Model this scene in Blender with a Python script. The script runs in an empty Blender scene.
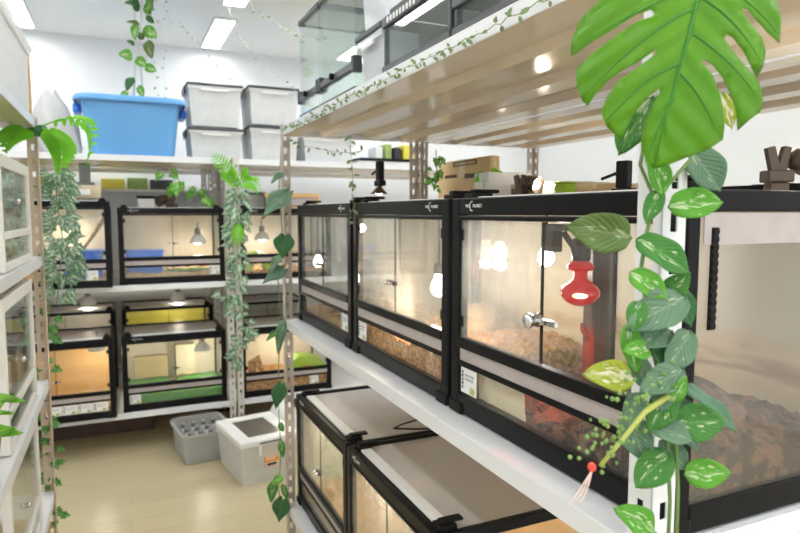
import bpy, bmesh, math, random
from mathutils import Vector, Matrix, geometry
random.seed(7)
PI = math.pi
col = bpy.context.scene.collection
scn = bpy.context.scene

# ------------------------------------------------------------------ camera
FPX, CXP, CYP, CAMH = 620.0, 400.0, 266.5, 1.4
YAW = math.atan2(279, FPX); PIT = math.atan2(53.5, FPX)
_cp, _sp, _cy, _sy = math.cos(PIT), math.sin(PIT), math.cos(YAW), math.sin(YAW)
FW = Vector((_sy*_cp, _cy*_cp, -_sp)); RT = Vector((_cy, -_sy, 0)); UP = Vector((_sy*_sp, _cy*_sp, _cp))
CAM = Vector((0, 0, CAMH))
def P(x, y, X=None, Y=None, Z=None, d=None):
    """world point where a sight line of the photograph meets a plane of the room"""
    r = FW + RT*((x-CXP)/FPX) - UP*((y-CYP)/FPX)
    if X is not None: t = X/r.x
    elif Y is not None: t = Y/r.y
    elif Z is not None: t = (Z-CAMH)/r.z
    else: t = d
    return CAM + r*t
cam = bpy.data.objects.new('camera', bpy.data.cameras.new('camera')); col.objects.link(cam)
cam.data.sensor_width = 36; cam.data.lens = FPX/800*36
cam.location = CAM; cam.rotation_euler = (PI/2-PIT, 0, -YAW)
cam.data.dof.use_dof = True; cam.data.dof.focus_distance = 1.05; cam.data.dof.aperture_fstop = 6.3
cam.data.clip_start = 0.02
scn.camera = cam

# ------------------------------------------------------------------ materials
def nodes(name):
    m = bpy.data.materials.new(name); m.use_nodes = True
    nt = m.node_tree; nt.nodes.clear()
    out = nt.nodes.new('ShaderNodeOutputMaterial')
    return m, nt, out
def N(nt, t, **kw):
    n = nt.nodes.new(t)
    for k, v in kw.items():
        if k in n.inputs.keys(): n.inputs[k].default_value = v
        else: setattr(n, k, v)
    return n
def c4(c): return (c[0], c[1], c[2], 1)
def pm(name, c1, c2=None, scale=6, rough=.5, bump=0, metal=0, stretch=(1,1,1), spec=.5, detail=4, bscale=None, emit=None, coat=0, sharp=False):
    """painted / plastic / earthy surfaces: two-tone noise with optional bump"""
    m, nt, out = nodes(name); L = nt.links.new
    b = N(nt, 'ShaderNodeBsdfPrincipled'); b.inputs['Roughness'].default_value = rough; b.inputs['Metallic'].default_value = metal
    b.inputs['Specular IOR Level'].default_value = spec; b.inputs['Coat Weight'].default_value = coat
    tc = N(nt, 'ShaderNodeTexCoord'); mp = N(nt, 'ShaderNodeMapping'); mp.inputs['Scale'].default_value = stretch
    L(tc.outputs['Object'], mp.inputs['Vector'])
    nz = N(nt, 'ShaderNodeTexNoise'); nz.inputs['Scale'].default_value = scale; nz.inputs['Detail'].default_value = detail
    L(mp.outputs[0], nz.inputs['Vector'])
    rp = N(nt, 'ShaderNodeValToRGB'); c2 = c2 or [x*.93 for x in c1]
    e = rp.color_ramp.elements; e[0].position = .47 if sharp else .3; e[1].position = .55 if sharp else .7; e[0].color = c4(c2); e[1].color = c4(c1)
    L(nz.outputs['Fac'], rp.inputs[0]); L(rp.outputs[0], b.inputs['Base Color'])
    if bump:
        nb = N(nt, 'ShaderNodeTexNoise'); nb.inputs['Scale'].default_value = bscale or scale*4; nb.inputs['Detail'].default_value = 5
        L(mp.outputs[0], nb.inputs['Vector'])
        bp = N(nt, 'ShaderNodeBump'); bp.inputs['Strength'].default_value = bump; bp.inputs['Distance'].default_value = .01
        L(nb.outputs['Fac'], bp.inputs['Height']); L(bp.outputs[0], b.inputs['Normal'])
    if emit:
        b.inputs['Emission Color'].default_value = c4(emit[0]); b.inputs['Emission Strength'].default_value = emit[1]
    L(b.outputs[0], out.inputs[0])
    return m
def emis(name, c, s):
    m, nt, out = nodes(name)
    e = N(nt, 'ShaderNodeEmission'); e.inputs[0].default_value = c4(c); e.inputs[1].default_value = s
    nt.links.new(e.outputs[0], out.inputs[0]); return m
def glass(name, tint=(.98,.99,.985), haze=.015, hazevar=.05, hscale=7, hcol=(.9,.88,.84), rough=.015, ior=1.45, streak=(1,1,1)):
    """thin pane: see-through with a mirror sheen and a film of dust / dried water marks"""
    m, nt, out = nodes(name); L = nt.links.new
    tr = N(nt, 'ShaderNodeBsdfTransparent'); tr.inputs[0].default_value = c4(tint)
    gl = N(nt, 'ShaderNodeBsdfGlossy'); gl.inputs['Roughness'].default_value = rough
    fr = N(nt, 'ShaderNodeFresnel'); fr.inputs[0].default_value = ior
    geo = N(nt, 'ShaderNodeNewGeometry')
    mx = N(nt, 'ShaderNodeMixShader')
    # the back side of a pane reflects like its front side, not like the inside of a solid
    mth = N(nt, 'ShaderNodeMath', operation='MULTIPLY_ADD'); mth.inputs[1].default_value = (1/ior-ior); mth.inputs[2].default_value = ior
    L(geo.outputs['Backfacing'], mth.inputs[0])
    inv = N(nt, 'ShaderNodeMath', operation='MULTIPLY_ADD')
    L(geo.outputs['Backfacing'], inv.inputs[0]); inv.inputs[1].default_value = (1.0/ior - ior); inv.inputs[2].default_value = ior
    L(inv.outputs[0], fr.inputs[0])
    L(fr.outputs[0], mx.inputs[0]); L(tr.outputs[0], mx.inputs[1]); L(gl.outputs[0], mx.inputs[2])
    tc = N(nt, 'ShaderNodeTexCoord'); mp = N(nt, 'ShaderNodeMapping'); mp.inputs['Scale'].default_value = streak
    nz = N(nt, 'ShaderNodeTexNoise'); nz.inputs['Scale'].default_value = hscale; nz.inputs['Detail'].default_value = 6
    L(tc.outputs['Object'], mp.inputs[0]); L(mp.outputs[0], nz.inputs['Vector'])
    mr = N(nt, 'ShaderNodeMapRange'); mr.inputs['From Min'].default_value = .4; mr.inputs['From Max'].default_value = .75
    mr.inputs['To Min'].default_value = haze; mr.inputs['To Max'].default_value = haze+hazevar
    L(nz.outputs['Fac'], mr.inputs[0])
    df = N(nt, 'ShaderNodeBsdfDiffuse'); df.inputs[0].default_value = c4(hcol)
    tl = N(nt, 'ShaderNodeBsdfTranslucent'); tl.inputs[0].default_value = c4(hcol)
    md = N(nt, 'ShaderNodeMixShader'); md.inputs[0].default_value = .5; L(df.outputs[0], md.inputs[1]); L(tl.outputs[0], md.inputs[2])
    m2 = N(nt, 'ShaderNodeMixShader'); L(mr.outputs[0], m2.inputs[0]); L(mx.outputs[0], m2.inputs[1]); L(md.outputs[0], m2.inputs[2])
    L(m2.outputs[0], out.inputs[0]); return m
def frosted(name, c=(.9,.92,.93), see=.3, rough=.25):
    m, nt, out = nodes(name); L = nt.links.new
    tr = N(nt, 'ShaderNodeBsdfTransparent'); df = N(nt, 'ShaderNodeBsdfDiffuse'); df.inputs[0].default_value = c4(c)
    tl = N(nt, 'ShaderNodeBsdfTranslucent'); tl.inputs[0].default_value = c4(c)
    gl = N(nt, 'ShaderNodeBsdfGlossy'); gl.inputs['Roughness'].default_value = rough
    nz = N(nt, 'ShaderNodeTexNoise'); nz.inputs['Scale'].default_value = 5
    mr = N(nt, 'ShaderNodeMapRange'); mr.inputs['To Min'].default_value = see*.7; mr.inputs['To Max'].default_value = see*1.3
    L(nz.outputs['Fac'], mr.inputs[0])
    a = N(nt, 'ShaderNodeMixShader'); a.inputs[0].default_value = .45; L(df.outputs[0], a.inputs[1]); L(tl.outputs[0], a.inputs[2])
    b = N(nt, 'ShaderNodeMixShader'); L(mr.outputs[0], b.inputs[0]); L(a.outputs[0], b.inputs[1]); L(tr.outputs[0], b.inputs[2])
    g = N(nt, 'ShaderNodeMixShader'); g.inputs[0].default_value = .05; L(b.outputs[0], g.inputs[1]); L(gl.outputs[0], g.inputs[2])
    L(g.outputs[0], out.inputs[0]); return m
def meshmat(name, c=(.48,.44,.40), solid=.7):
    """woven wire screen: grey wires, partly see-through"""
    m, nt, out = nodes(name); L = nt.links.new
    tr = N(nt, 'ShaderNodeBsdfTransparent')
    b = N(nt, 'ShaderNodeBsdfPrincipled'); b.inputs['Base Color'].default_value = c4(c); b.inputs['Roughness'].default_value = .45; b.inputs['Metallic'].default_value = .15
    tc = N(nt, 'ShaderNodeTexCoord'); w = N(nt, 'ShaderNodeTexWave'); w.inputs['Scale'].default_value = 90; w.inputs['Distortion'].default_value = .4
    L(tc.outputs['Object'], w.inputs[0])
    mr = N(nt, 'ShaderNodeMapRange'); mr.inputs['To Min'].default_value = solid-.12; mr.inputs['To Max'].default_value = solid+.1
    L(w.outputs['Fac'], mr.inputs[0])
    mx = N(nt, 'ShaderNodeMixShader'); L(mr.outputs[0], mx.inputs[0]); L(tr.outputs[0], mx.inputs[1]); L(b.outputs[0], mx.inputs[2])
    L(mx.outputs[0], out.inputs[0]); return m
def leafmat(name, c1, c2, rib, var=None, varamt=.55, vscale=9, rough=.38):
    """leaf: UV runs across (x) and along (y); veins and cream variegation follow it"""
    m, nt, out = nodes(name); L = nt.links.new
    uv = N(nt, 'ShaderNodeUVMap'); sx = N(nt, 'ShaderNodeSeparateXYZ'); L(uv.outputs[0], sx.inputs[0])
    ab = N(nt, 'ShaderNodeMath', operation='SUBTRACT'); ab.inputs[1].default_value = .5; L(sx.outputs[0], ab.inputs[0])
    aa = N(nt, 'ShaderNodeMath', operation='ABSOLUTE'); L(ab.outputs[0], aa.inputs[0])
    # side veins: stripes slanting forward from the midrib
    vv = N(nt, 'ShaderNodeMath', operation='MULTIPLY_ADD'); L(aa.outputs[0], vv.inputs[0]); vv.inputs[1].default_value = -.9; L(sx.outputs[1], vv.inputs[2])
    vs = N(nt, 'ShaderNodeMath', operation='MULTIPLY'); L(vv.outputs[0], vs.inputs[0]); vs.inputs[1].default_value = 50
    sn = N(nt, 'ShaderNodeMath', operation='SINE'); L(vs.outputs[0], sn.inputs[0])
    tc = N(nt, 'ShaderNodeTexCoord'); nz = N(nt, 'ShaderNodeTexNoise'); nz.inputs['Scale'].default_value = 22; L(tc.outputs['Object'], nz.inputs['Vector'])
    mixc = N(nt, 'ShaderNodeMix', data_type='RGBA'); L(nz.outputs['Fac'], mixc.inputs[0]); mixc.inputs[6].default_value = c4(c1); mixc.inputs[7].default_value = c4(c2)
    last = mixc.outputs[2]
    if var:
        mpn = N(nt, 'ShaderNodeMapping'); mpn.inputs['Scale'].default_value = (vscale*1.2, vscale*.55, 1); mpn.inputs['Rotation'].default_value = (0, 0, .6); L(uv.outputs[0], mpn.inputs[0])
        oi = N(nt, 'ShaderNodeObjectInfo'); ad = N(nt, 'ShaderNodeVectorMath', operation='ADD'); L(mpn.outputs[0], ad.inputs[0]); L(oi.outputs['Location'], ad.inputs[1])
        n2 = N(nt, 'ShaderNodeTexNoise'); n2.inputs['Scale'].default_value = 1; n2.inputs['Detail'].default_value = 3; L(ad.outputs[0], n2.inputs['Vector'])
        fall = N(nt, 'ShaderNodeMapRange'); fall.inputs['From Min'].default_value = .1; fall.inputs['From Max'].default_value = .5; fall.inputs['To Min'].default_value = .12; fall.inputs['To Max'].default_value = -.12
        L(aa.outputs[0], fall.inputs[0])
        sm = N(nt, 'ShaderNodeMath', operation='ADD'); L(n2.outputs['Fac'], sm.inputs[0]); L(fall.outputs[0], sm.inputs[1])
        th = N(nt, 'ShaderNodeMapRange'); th.inputs['From Min'].default_value = varamt; th.inputs['From Max'].default_value = varamt+.05; L(sm.outputs[0], th.inputs[0])
        mv = N(nt, 'ShaderNodeMix', data_type='RGBA'); L(th.outputs[0], mv.inputs[0]); L(last, mv.inputs[6]); mv.inputs[7].default_value = c4(var); last = mv.outputs[2]
    rb = N(nt, 'ShaderNodeMapRange'); rb.inputs['From Min'].default_value = .015; rb.inputs['From Max'].default_value = .04; rb.inputs['To Min'].default_value = .8; rb.inputs['To Max'].default_value = 0
    L(aa.outputs[0], rb.inputs[0])
    mr = N(nt, 'ShaderNodeMix', data_type='RGBA'); L(rb.outputs[0], mr.inputs[0]); L(last, mr.inputs[6]); mr.inputs[7].default_value = c4(rib)
    b = N(nt, 'ShaderNodeBsdfPrincipled'); b.inputs['Roughness'].default_value = rough; b.inputs['Specular IOR Level'].default_value = .3; L(mr.outputs[2], b.inputs['Base Color'])
    bp = N(nt, 'ShaderNodeBump'); bp.inputs['Strength'].default_value = .25; bp.inputs['Distance'].default_value = .004; L(sn.outputs[0], bp.inputs['Height']); L(bp.outputs[0], b.inputs['Normal'])
    tl = N(nt, 'ShaderNodeBsdfTranslucent'); L(mr.outputs[2], tl.inputs[0])
    mx = N(nt, 'ShaderNodeMixShader'); mx.inputs[0].default_value = .25; L(b.outputs[0], mx.inputs[1]); L(tl.outputs[0], mx.inputs[2])
    L(mx.outputs[0], out.inputs[0]); return m
def woodfloor(name):
    m, nt, out = nodes(name); L = nt.links.new
    tc = N(nt, 'ShaderNodeTexCoord'); br = N(nt, 'ShaderNodeTexBrick'); br.offset = .37
    br.inputs['Color1'].default_value = (.56,.485,.31,1); br.inputs['Color2'].default_value = (.52,.45,.285,1); br.inputs['Mortar'].default_value = (.45,.385,.24,1)
    br.inputs['Scale'].default_value = 1; br.inputs['Mortar Size'].default_value = .0015; br.inputs['Brick Width'].default_value = 1.2; br.inputs['Row Height'].default_value = .15
    mp0 = N(nt, 'ShaderNodeMapping'); L(tc.outputs['Object'], mp0.inputs[0]); L(mp0.outputs[0], br.inputs['Vector'])
    mp = N(nt, 'ShaderNodeMapping'); mp.inputs['Scale'].default_value = (1.5, 22, 1); L(tc.outputs['Object'], mp.inputs[0])
    nz = N(nt, 'ShaderNodeTexNoise'); nz.inputs['Scale'].default_value = 3; nz.inputs['Detail'].default_value = 6; L(mp.outputs[0], nz.inputs['Vector'])
    mx = N(nt, 'ShaderNodeMix', data_type='RGBA', blend_type='MULTIPLY'); mx.inputs[0].default_value = .35; L(br.outputs[0], mx.inputs[6])
    rp = N(nt, 'ShaderNodeValToRGB'); rp.color_ramp.elements[0].color = (.72,.68,.6,1); rp.color_ramp.elements[0].position = .3; rp.color_ramp.elements[1].color = (1,1,1,1); rp.color_ramp.elements[1].position = .65
    L(nz.outputs['Fac'], rp.inputs[0]); L(rp.outputs[0], mx.inputs[7])
    b = N(nt, 'ShaderNodeBsdfPrincipled'); b.inputs['Roughness'].default_value = .3; L(mx.outputs[2], b.inputs['Base Color'])
    L(b.outputs[0], out.inputs[0]); return m
def duneprint(name, sky, sand, dark, scale=1.0):
    """printed desert backdrop: pale sky over bands of sand and rock"""
    m, nt, out = nodes(name); L = nt.links.new
    tc = N(nt, 'ShaderNodeTexCoord'); sp = N(nt, 'ShaderNodeSeparateXYZ'); L(tc.outputs['Object'], sp.inputs[0])
    mp = N(nt, 'ShaderNodeMapping'); mp.inputs['Scale'].default_value = (3*scale, 3*scale, 14*scale); L(tc.outputs['Object'], mp.inputs[0])
    nz = N(nt, 'ShaderNodeTexNoise'); nz.inputs['Scale'].default_value = 1.6; nz.inputs['Detail'].default_value = 6; L(mp.outputs[0], nz.inputs['Vector'])
    ad = N(nt, 'ShaderNodeMath', operation='MULTIPLY_ADD'); L(nz.outputs['Fac'], ad.inputs[0]); ad.inputs[1].default_value = .16; L(sp.outputs['Z'], ad.inputs[2])
    mr = N(nt, 'ShaderNodeMapRange'); mr.inputs['From Min'].default_value = .05; mr.inputs['From Max'].default_value = .5; L(ad.outputs[0], mr.inputs[0])
    rp = N(nt, 'ShaderNodeValToRGB'); cr = rp.color_ramp
    cr.elements[0].position = 0; cr.elements[0].color = c4(dark); cr.elements[1].position = 1; cr.elements[1].color = c4(sky)
    for p, c in ((.18, sand), (.30, sand), (.36, dark), (.42, sand), (.52, sky)):
        e = cr.elements.new(p); e.color = c4(c)
    L(mr.outputs[0], rp.inputs[0])
    b = N(nt, 'ShaderNodeBsdfPrincipled'); b.inputs['Roughness'].default_value = .55; L(rp.outputs[0], b.inputs['Base Color'])
    L(b.outputs[0], out.inputs[0]); return m

M = {}
M['wall'] = pm('wall paint', (.76,.77,.77), (.74,.75,.75), 3, .8)
M['ceil'] = pm('ceiling board', (.86,.87,.84), (.84,.85,.82), 3, .85)
M['floor'] = woodfloor('pale plank floor')
M['rack'] = pm('white enamel', (.80,.81,.83), (.77,.78,.80), 4, .3)
M['rackb'] = pm('ivory enamel', (.62,.54,.44), (.58,.50,.41), 5, .28)
M['shelfu'] = pm('ivory underside', (.80,.68,.52), (.76,.64,.48), 4, .11, spec=.8)  # warm ivory tone on shelf undersides only; edges and tops stay white
M['postt'] = pm('taupe post', (.56,.49,.42), (.52,.45,.38), 6, .4)  # taupe tone for the far and rear posts of the right racks
M['posty'] = pm('tan post', (.62,.50,.37), (.58,.46,.34), 6, .4)  # tan tone for the left rack posts
M['postg'] = pm('grey enamel', (.66,.64,.59), (.63,.61,.56), 6, .4)
M['black'] = pm('black plastic', (.010,.010,.011), (.007,.007,.008), 8, .28, spec=.12)
M['blackm'] = pm('matt black plastic', (.014,.013,.013), (.009,.009,.009), 8, .5, spec=.12)
M['dgrey'] = pm('dark grey plastic', (.055,.06,.068), (.045,.05,.055), 8, .4)
M['chrome'] = pm('chrome', (.75,.75,.75), None, 8, .15, metal=1)
M['white'] = pm('white plastic', (.84,.84,.83), None, 6, .35)
M['cagew'] = pm('white cage plastic', (.80,.77,.72), (.76,.73,.68), 6, .35)
M['glass'] = glass('clean glass')
M['dusty'] = glass('dusty glass', haze=.06, hazevar=.16, hscale=6, streak=(3,3,.8))
M['endglass'] = glass('end glass', haze=.05, hazevar=.06, hscale=3, hcol=(.75,.68,.62))
M['misty'] = glass('misted glass', haze=.11, hazevar=.17, hscale=9, streak=(2.5,2.5,.9), hcol=(.93,.90,.84))
M['greenglass'] = glass('green edge glass', tint=(.965,.985,.975), haze=.05, hazevar=.06, hscale=4, hcol=(.86,.93,.90))
M['vent'] = pm('vent strip', (.48,.42,.41), (.42,.37,.36), 30, .4)
M['mesh'] = meshmat('wire screen', (.58,.55,.53), .8)
M['frost'] = frosted('frosted plastic', (.97,.98,.98), .12)
M['frostc'] = frosted('see-through white plastic', (.97,.98,.98), .27)
M['frostg'] = frosted('grey frosted plastic', (.66,.66,.64), .22)
M['clearp'] = frosted('clear plastic', (.95,.97,1), .22, .1)
M['card'] = pm('white card', (.84,.84,.84), None, 6, .6)
M['ink'] = pm('black ink', (.03,.03,.04), None, 6, .6)
M['inkg'] = pm('grey ink', (.28,.26,.3), None, 6, .6)
M['gecko'] = pm('yellow green print', (.55,.52,.12), (.25,.38,.10), 60, .6)
M['orange'] = pm('orange print', (.85,.33,.03), None, 6, .5)
M['lime'] = pm('lime plastic', (.42,.66,.02), (.38,.60,.02), 6, .4)
M['blue'] = pm('blue plastic', (.15,.42,.80), (.14,.39,.77), 5, .35)
M['dblue'] = pm('strong blue plastic', (.02,.20,.85), (.02,.18,.78), 5, .35)
M['bulbw'] = emis('lit bulb', (1,.9,.75), 30)
M['bulbr'] = pm('red lamp glass', (.50,.006,.012), None, 5, .1, emit=((1,.02,.03), .30), coat=1)
M['bulbrh'] = emis('red lamp highlight', (1,.35,.2), 14)
M['led'] = emis('led diffuser', (.97,.988,1), 25)
M['bronze'] = pm('bronze lamp metal', (.11,.075,.05), (.08,.055,.04), 10, .35, metal=.4)
M['bark'] = pm('orange bark', (.80,.42,.15), (.46,.20,.06), 75, .9, .8, sharp=True)
M['barkl'] = pm('pale bark', (.72,.48,.24), (.52,.30,.12), 60, .9, .8)
M['soil'] = pm('dark soil', (.17,.10,.07), (.07,.04,.03), 50, .95, 1)
M['rust'] = pm('rust soil', (.20,.10,.06), (.055,.035,.025), 34, .95, 1, sharp=True)
M['rock'] = pm('brown rock', (.20,.11,.075), (.07,.04,.028), 30, .95, 1, sharp=True)
M['turf'] = pm('green carpet', (.14,.42,.08), (.09,.30,.05), 60, .95, .8)
M['wood'] = pm('pale wood', (.72,.47,.20), (.58,.35,.13), 4, .6, .1, stretch=(1,1,9))
M['woodd'] = pm('dark wood', (.10,.055,.04), (.05,.03,.022), 6, .6, .3, stretch=(1,1,.3))
M['driftw'] = pm('driftwood', (.50,.36,.22), (.32,.21,.12), 12, .8, .5)
M['carton'] = pm('cardboard', (.68,.50,.27), (.62,.45,.24), 5, .75)
M['cartonp'] = pm('pale cardboard', (.74,.64,.46), (.70,.60,.42), 5, .75)
M['yellow'] = pm('yellow print', (.78,.66,.04), (.70,.62,.10), 14, .5)
M['greenp'] = pm('green print', (.20,.36,.12), (.40,.46,.12), 30, .5)
M['dune'] = duneprint('desert print', (.66,.62,.52), (.66,.54,.36), (.40,.28,.20))
M['dunep'] = duneprint('pale desert print', (.84,.80,.72), (.78,.68,.54), (.58,.47,.36))
M['greyb'] = pm('grey backdrop', (.50,.47,.40), (.40,.36,.30), 6, .6)
M['bwood'] = pm('orange wood panel', (.74,.45,.16), (.64,.36,.11), 3, .5, .05, stretch=(1,1,10))
M['beige'] = pm('beige panel', (.78,.70,.55), (.72,.62,.46), 4, .6)
M['greyst'] = pm('grey rubber', (.25,.26,.27), None, 6, .5)
M['stem'] = pm('green stem', (.12,.26,.05), (.18,.24,.08), 30, .55)
M['twig'] = pm('brown stem', (.25,.17,.09), None, 30, .6)
M['cord'] = pm('white cord', (.75,.75,.70), None, 30, .6)
M['pothos'] = leafmat('pothos leaf', (.05,.20,.04), (.09,.30,.05), (.16,.38,.10), (.60,.70,.42), .66)
M['pothosb'] = leafmat('bright pothos leaf', (.10,.36,.03), (.16,.46,.05), (.2,.46,.1), (.62,.74,.45), .62)
M['olive'] = leafmat('olive leaf', (.11,.19,.05), (.17,.26,.08), (.25,.32,.14), (.46,.52,.32), .67)
M['greyleaf'] = leafmat('grey green leaf', (.12,.24,.14), (.19,.32,.20), (.28,.38,.25), (.46,.54,.38), .70)
M['yleaf'] = leafmat('yellow leaf', (.44,.46,.04), (.30,.40,.04), (.6,.6,.3), (.78,.74,.55), .58)
M['darkleaf'] = leafmat('dark leaf', (.04,.15,.05), (.07,.20,.07), (.09,.22,.08))
M['heart'] = leafmat('heart leaf', (.11,.24,.14), (.18,.32,.21), (.2,.34,.22))
M['ivy'] = leafmat('ivy leaf', (.03,.15,.07), (.30,.46,.32), (.3,.42,.25), (.66,.74,.58), .56, 5)
M['fernl'] = leafmat('fern leaf', (.16,.52,.02), (.25,.66,.05), (.22,.55,.08))
M['monst'] = leafmat('monstera leaf', (.085,.29,.008), (.15,.37,.02), (.07,.27,.008), rough=.32)
M['monv'] = pm('monstera vein', (.04,.22,.02), None, 30, .45)
M['tiny'] = leafmat('tiny leaf', (.17,.26,.11), (.30,.38,.20), (.3,.4,.2))

# ------------------------------------------------------------------ mesh builder
class MB:
    def __init__(s): s.v = []; s.f = []; s.uv = {}; s.mi = []
    def add(s, vs, fs, uvs=None, mi=0):
        o = len(s.v); s.v += [Vector(p) for p in vs]
        s.f += [tuple(i+o for i in f) for f in fs]; s.mi += [mi]*len(fs)
        if uvs:
            for i, u in enumerate(uvs): s.uv[o+i] = u
        return s
    def box(s, lo, hi, mi=0):
        x0,y0,z0 = lo; x1,y1,z1 = hi
        return s.add([(x0,y0,z0),(x1,y0,z0),(x1,y1,z0),(x0,y1,z0),(x0,y0,z1),(x1,y0,z1),(x1,y1,z1),(x0,y1,z1)],
              [(0,3,2,1),(4,5,6,7),(0,1,5,4),(1,2,6,5),(2,3,7,6),(3,0,4,7)], None, mi)
    def frustum(s, c0, a, z0, c1, b, z1):
        """box whose bottom a=(wx,wy) at c0 and top b at c1 differ"""
        vs = []
        for c, w, z in ((c0,a,z0),(c1,b,z1)):
            for sx, sy in ((-1,-1),(1,-1),(1,1),(-1,1)): vs.append((c[0]+sx*w[0]/2, c[1]+sy*w[1]/2, z))
        return s.add(vs, [(0,3,2,1),(4,5,6,7),(0,1,5,4),(1,2,6,5),(2,3,7,6),(3,0,4,7)])
    def tube(s, pts, r, n=8, closed_ends=True):
        pts = [Vector(p) for p in pts]; k = len(pts)
        rs = r if isinstance(r, (list, tuple)) else [r]*k
        vs = []; ref = Vector((0.3,0.2,1)).normalized()
        t0 = (pts[1]-pts[0]).normalized()
        if abs(t0.dot(ref)) > .95: ref = Vector((1,0.1,0)).normalized()
        for i, p in enumerate(pts):
            t = (pts[min(i+1,k-1)]-pts[max(i-1,0)]).normalized()
            a = t.cross(ref)
            if a.length < 1e-4: a = t.cross(Vector((0,1,0)))
            a.normalize(); b = t.cross(a)
            for j in range(n):
                an = 2*PI*j/n; vs.append(p + (a*math.cos(an)+b*math.sin(an))*rs[i])
        fs = []
        for i in range(k-1):
            for j in range(n): fs.append((i*n+j, i*n+(j+1)%n, (i+1)*n+(j+1)%n, (i+1)*n+j))
        if closed_ends: fs.append(tuple(range(n))[::-1]); fs.append(tuple((k-1)*n+j for j in range(n)))
        return s.add(vs, fs)
    def lathe(s, prof, n=24, at=(0,0,0), axis=(0,0,1)):
        """prof: list of (radius, height along axis)"""
        ax = Vector(axis).normalized(); q = Vector((0,0,1)).rotation_difference(ax); at = Vector(at)
        vs = []; fs = []
        for r, h in prof:
            for j in range(n):
                a = 2*PI*j/n; vs.append(at + q @ Vector((r*math.cos(a), r*math.sin(a), h)))
        for i in range(len(prof)-1):
            for j in range(n): fs.append((i*n+j, i*n+(j+1)%n, (i+1)*n+(j+1)%n, (i+1)*n+j))
        if prof[0][0] > 1e-5: fs.append(tuple(range(n))[::-1])
        if prof[-1][0] > 1e-5: fs.append(tuple((len(prof)-1)*n+j for j in range(n)))
        return s.add(vs, fs)
    def prism(s, poly, o, ux, uy, d):
        """polygon in plane (ux,uy) at o, extruded by vector d"""
        o = Vector(o); ux = Vector(ux); uy = Vector(uy); d = Vector(d); n = len(poly)
        a = [o+ux*p[0]+uy*p[1] for p in poly]; b = [p+d for p in a]
        return s.add(a+b, [tuple(range(n))[::-1], tuple(range(n,2*n))] + [(i,(i+1)%n,n+(i+1)%n,n+i) for i in range(n)])
    def leaf(s, base, tip, nrm, w, shape='ovate', fold=.15, droop=.12, nu=4, nv=9, wave=0):
        base, tip, nrm = Vector(base), Vector(tip), Vector(nrm)
        d = tip-base; Ln = d.length; d.normalize()
        sd = nrm.cross(d)
        if sd.length < 1e-4: sd = Vector((1,0,0)).cross(d)
        sd.normalize(); nn = d.cross(sd).normalized()
        vs = []; uv = []; fs = []
        for i in range(nv+1):
            t = i/nv
            if shape == 'ovate': hw = (t**.55)*((1-t)**.8)*1.92
            elif shape == 'heart':
                hp = (.62,.90,1.0,1.0,.93,.81,.65,.47,.29,.12,0); q = t*10; k0 = min(9, int(q)); hw = hp[k0]+(hp[k0+1]-hp[k0])*(q-k0)
            elif shape == 'ivy': hw = [.0,.95,.75,.62,1.0,.55,.42,.30,.16,0][min(9, int(t*9+.5))]
            else: hw = math.sin(PI*t)
            hw = max(hw, .0)*w/2
            for j in range(-nu, nu+1):
                u = j/nu
                z = fold*abs(u)*hw*1.2 - droop*Ln*(t-.35)**2*1.6 + wave*Ln*math.sin(t*9+u*2)*abs(u)*.05
                bk_ = -.17*Ln*math.sin(PI*min(1,abs(u)*.95))*(1-t)**4 if shape == 'heart' else 0
                p = base + d*(t*Ln + bk_) + sd*u*hw + nn*z
                vs.append(p); uv.append((.5+u*.5, t))
        m = 2*nu+1
        for i in range(nv):
            for j in range(m-1): fs.append((i*m+j, i*m+j+1, (i+1)*m+j+1, (i+1)*m+j))
        return s.add(vs, fs, uv)
    def build(s, name, mat, parent=None, bevel=0, smooth=False, solid=0, seg=2):
        me = bpy.data.meshes.new(name); me.from_pydata([tuple(v) for v in s.v], [], s.f); me.update()
        mats = mat if isinstance(mat, (list, tuple)) else [mat]
        for m in mats: me.materials.append(m)
        if len(mats) > 1: me.polygons.foreach_set('material_index', s.mi)
        if s.uv:
            lay = me.uv_layers.new(name='UVMap')
            for lp in me.loops: lay.data[lp.index].uv = s.uv.get(lp.vertex_index, (0,0))
        if not s.uv:
            bm = bmesh.new(); bm.from_mesh(me); bmesh.ops.recalc_face_normals(bm, faces=bm.faces); bm.to_mesh(me); bm.free()
        o = bpy.data.objects.new(name, me); col.objects.link(o)
        if smooth: me.polygons.foreach_set('use_smooth', [True]*len(me.polygons))
        if parent: o.parent = parent
        if solid:
            md = o.modifiers.new('thick', 'SOLIDIFY'); md.thickness = solid; md.offset = 0
        if bevel:
            md = o.modifiers.new('edge', 'BEVEL'); md.width = bevel; md.segments = seg; md.limit_method = 'ANGLE'; md.angle_limit = .6
        return o
def tag(o, label, cat, group=None, kind=None):
    o['label'] = label; o['category'] = cat
    if group: o['group'] = group
    if kind: o['kind'] = kind
    return o
def thing(name, label, cat, loc=(0,0,0), rz=0, group=None, kind=None):
    o = bpy.data.objects.new(name, None); col.objects.link(o); o.empty_display_size = .05
    o.location = loc; o.rotation_euler = (0,0,rz); return tag(o, label, cat, group, kind)
def copy_tree(o, parent=None):
    c = o.copy(); col.objects.link(c); c.parent = parent
    for ch in list(o.children): copy_tree(ch, c)
    return c
def dup(o, label, loc, rz=None, scale=None):
    c = copy_tree(o); c['label'] = label; c.location = loc
    if rz is not None: c.rotation_euler = (0,0,rz)
    if scale: c.scale = scale
    return c
def struct(o): o['kind'] = 'structure'; return o
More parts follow.
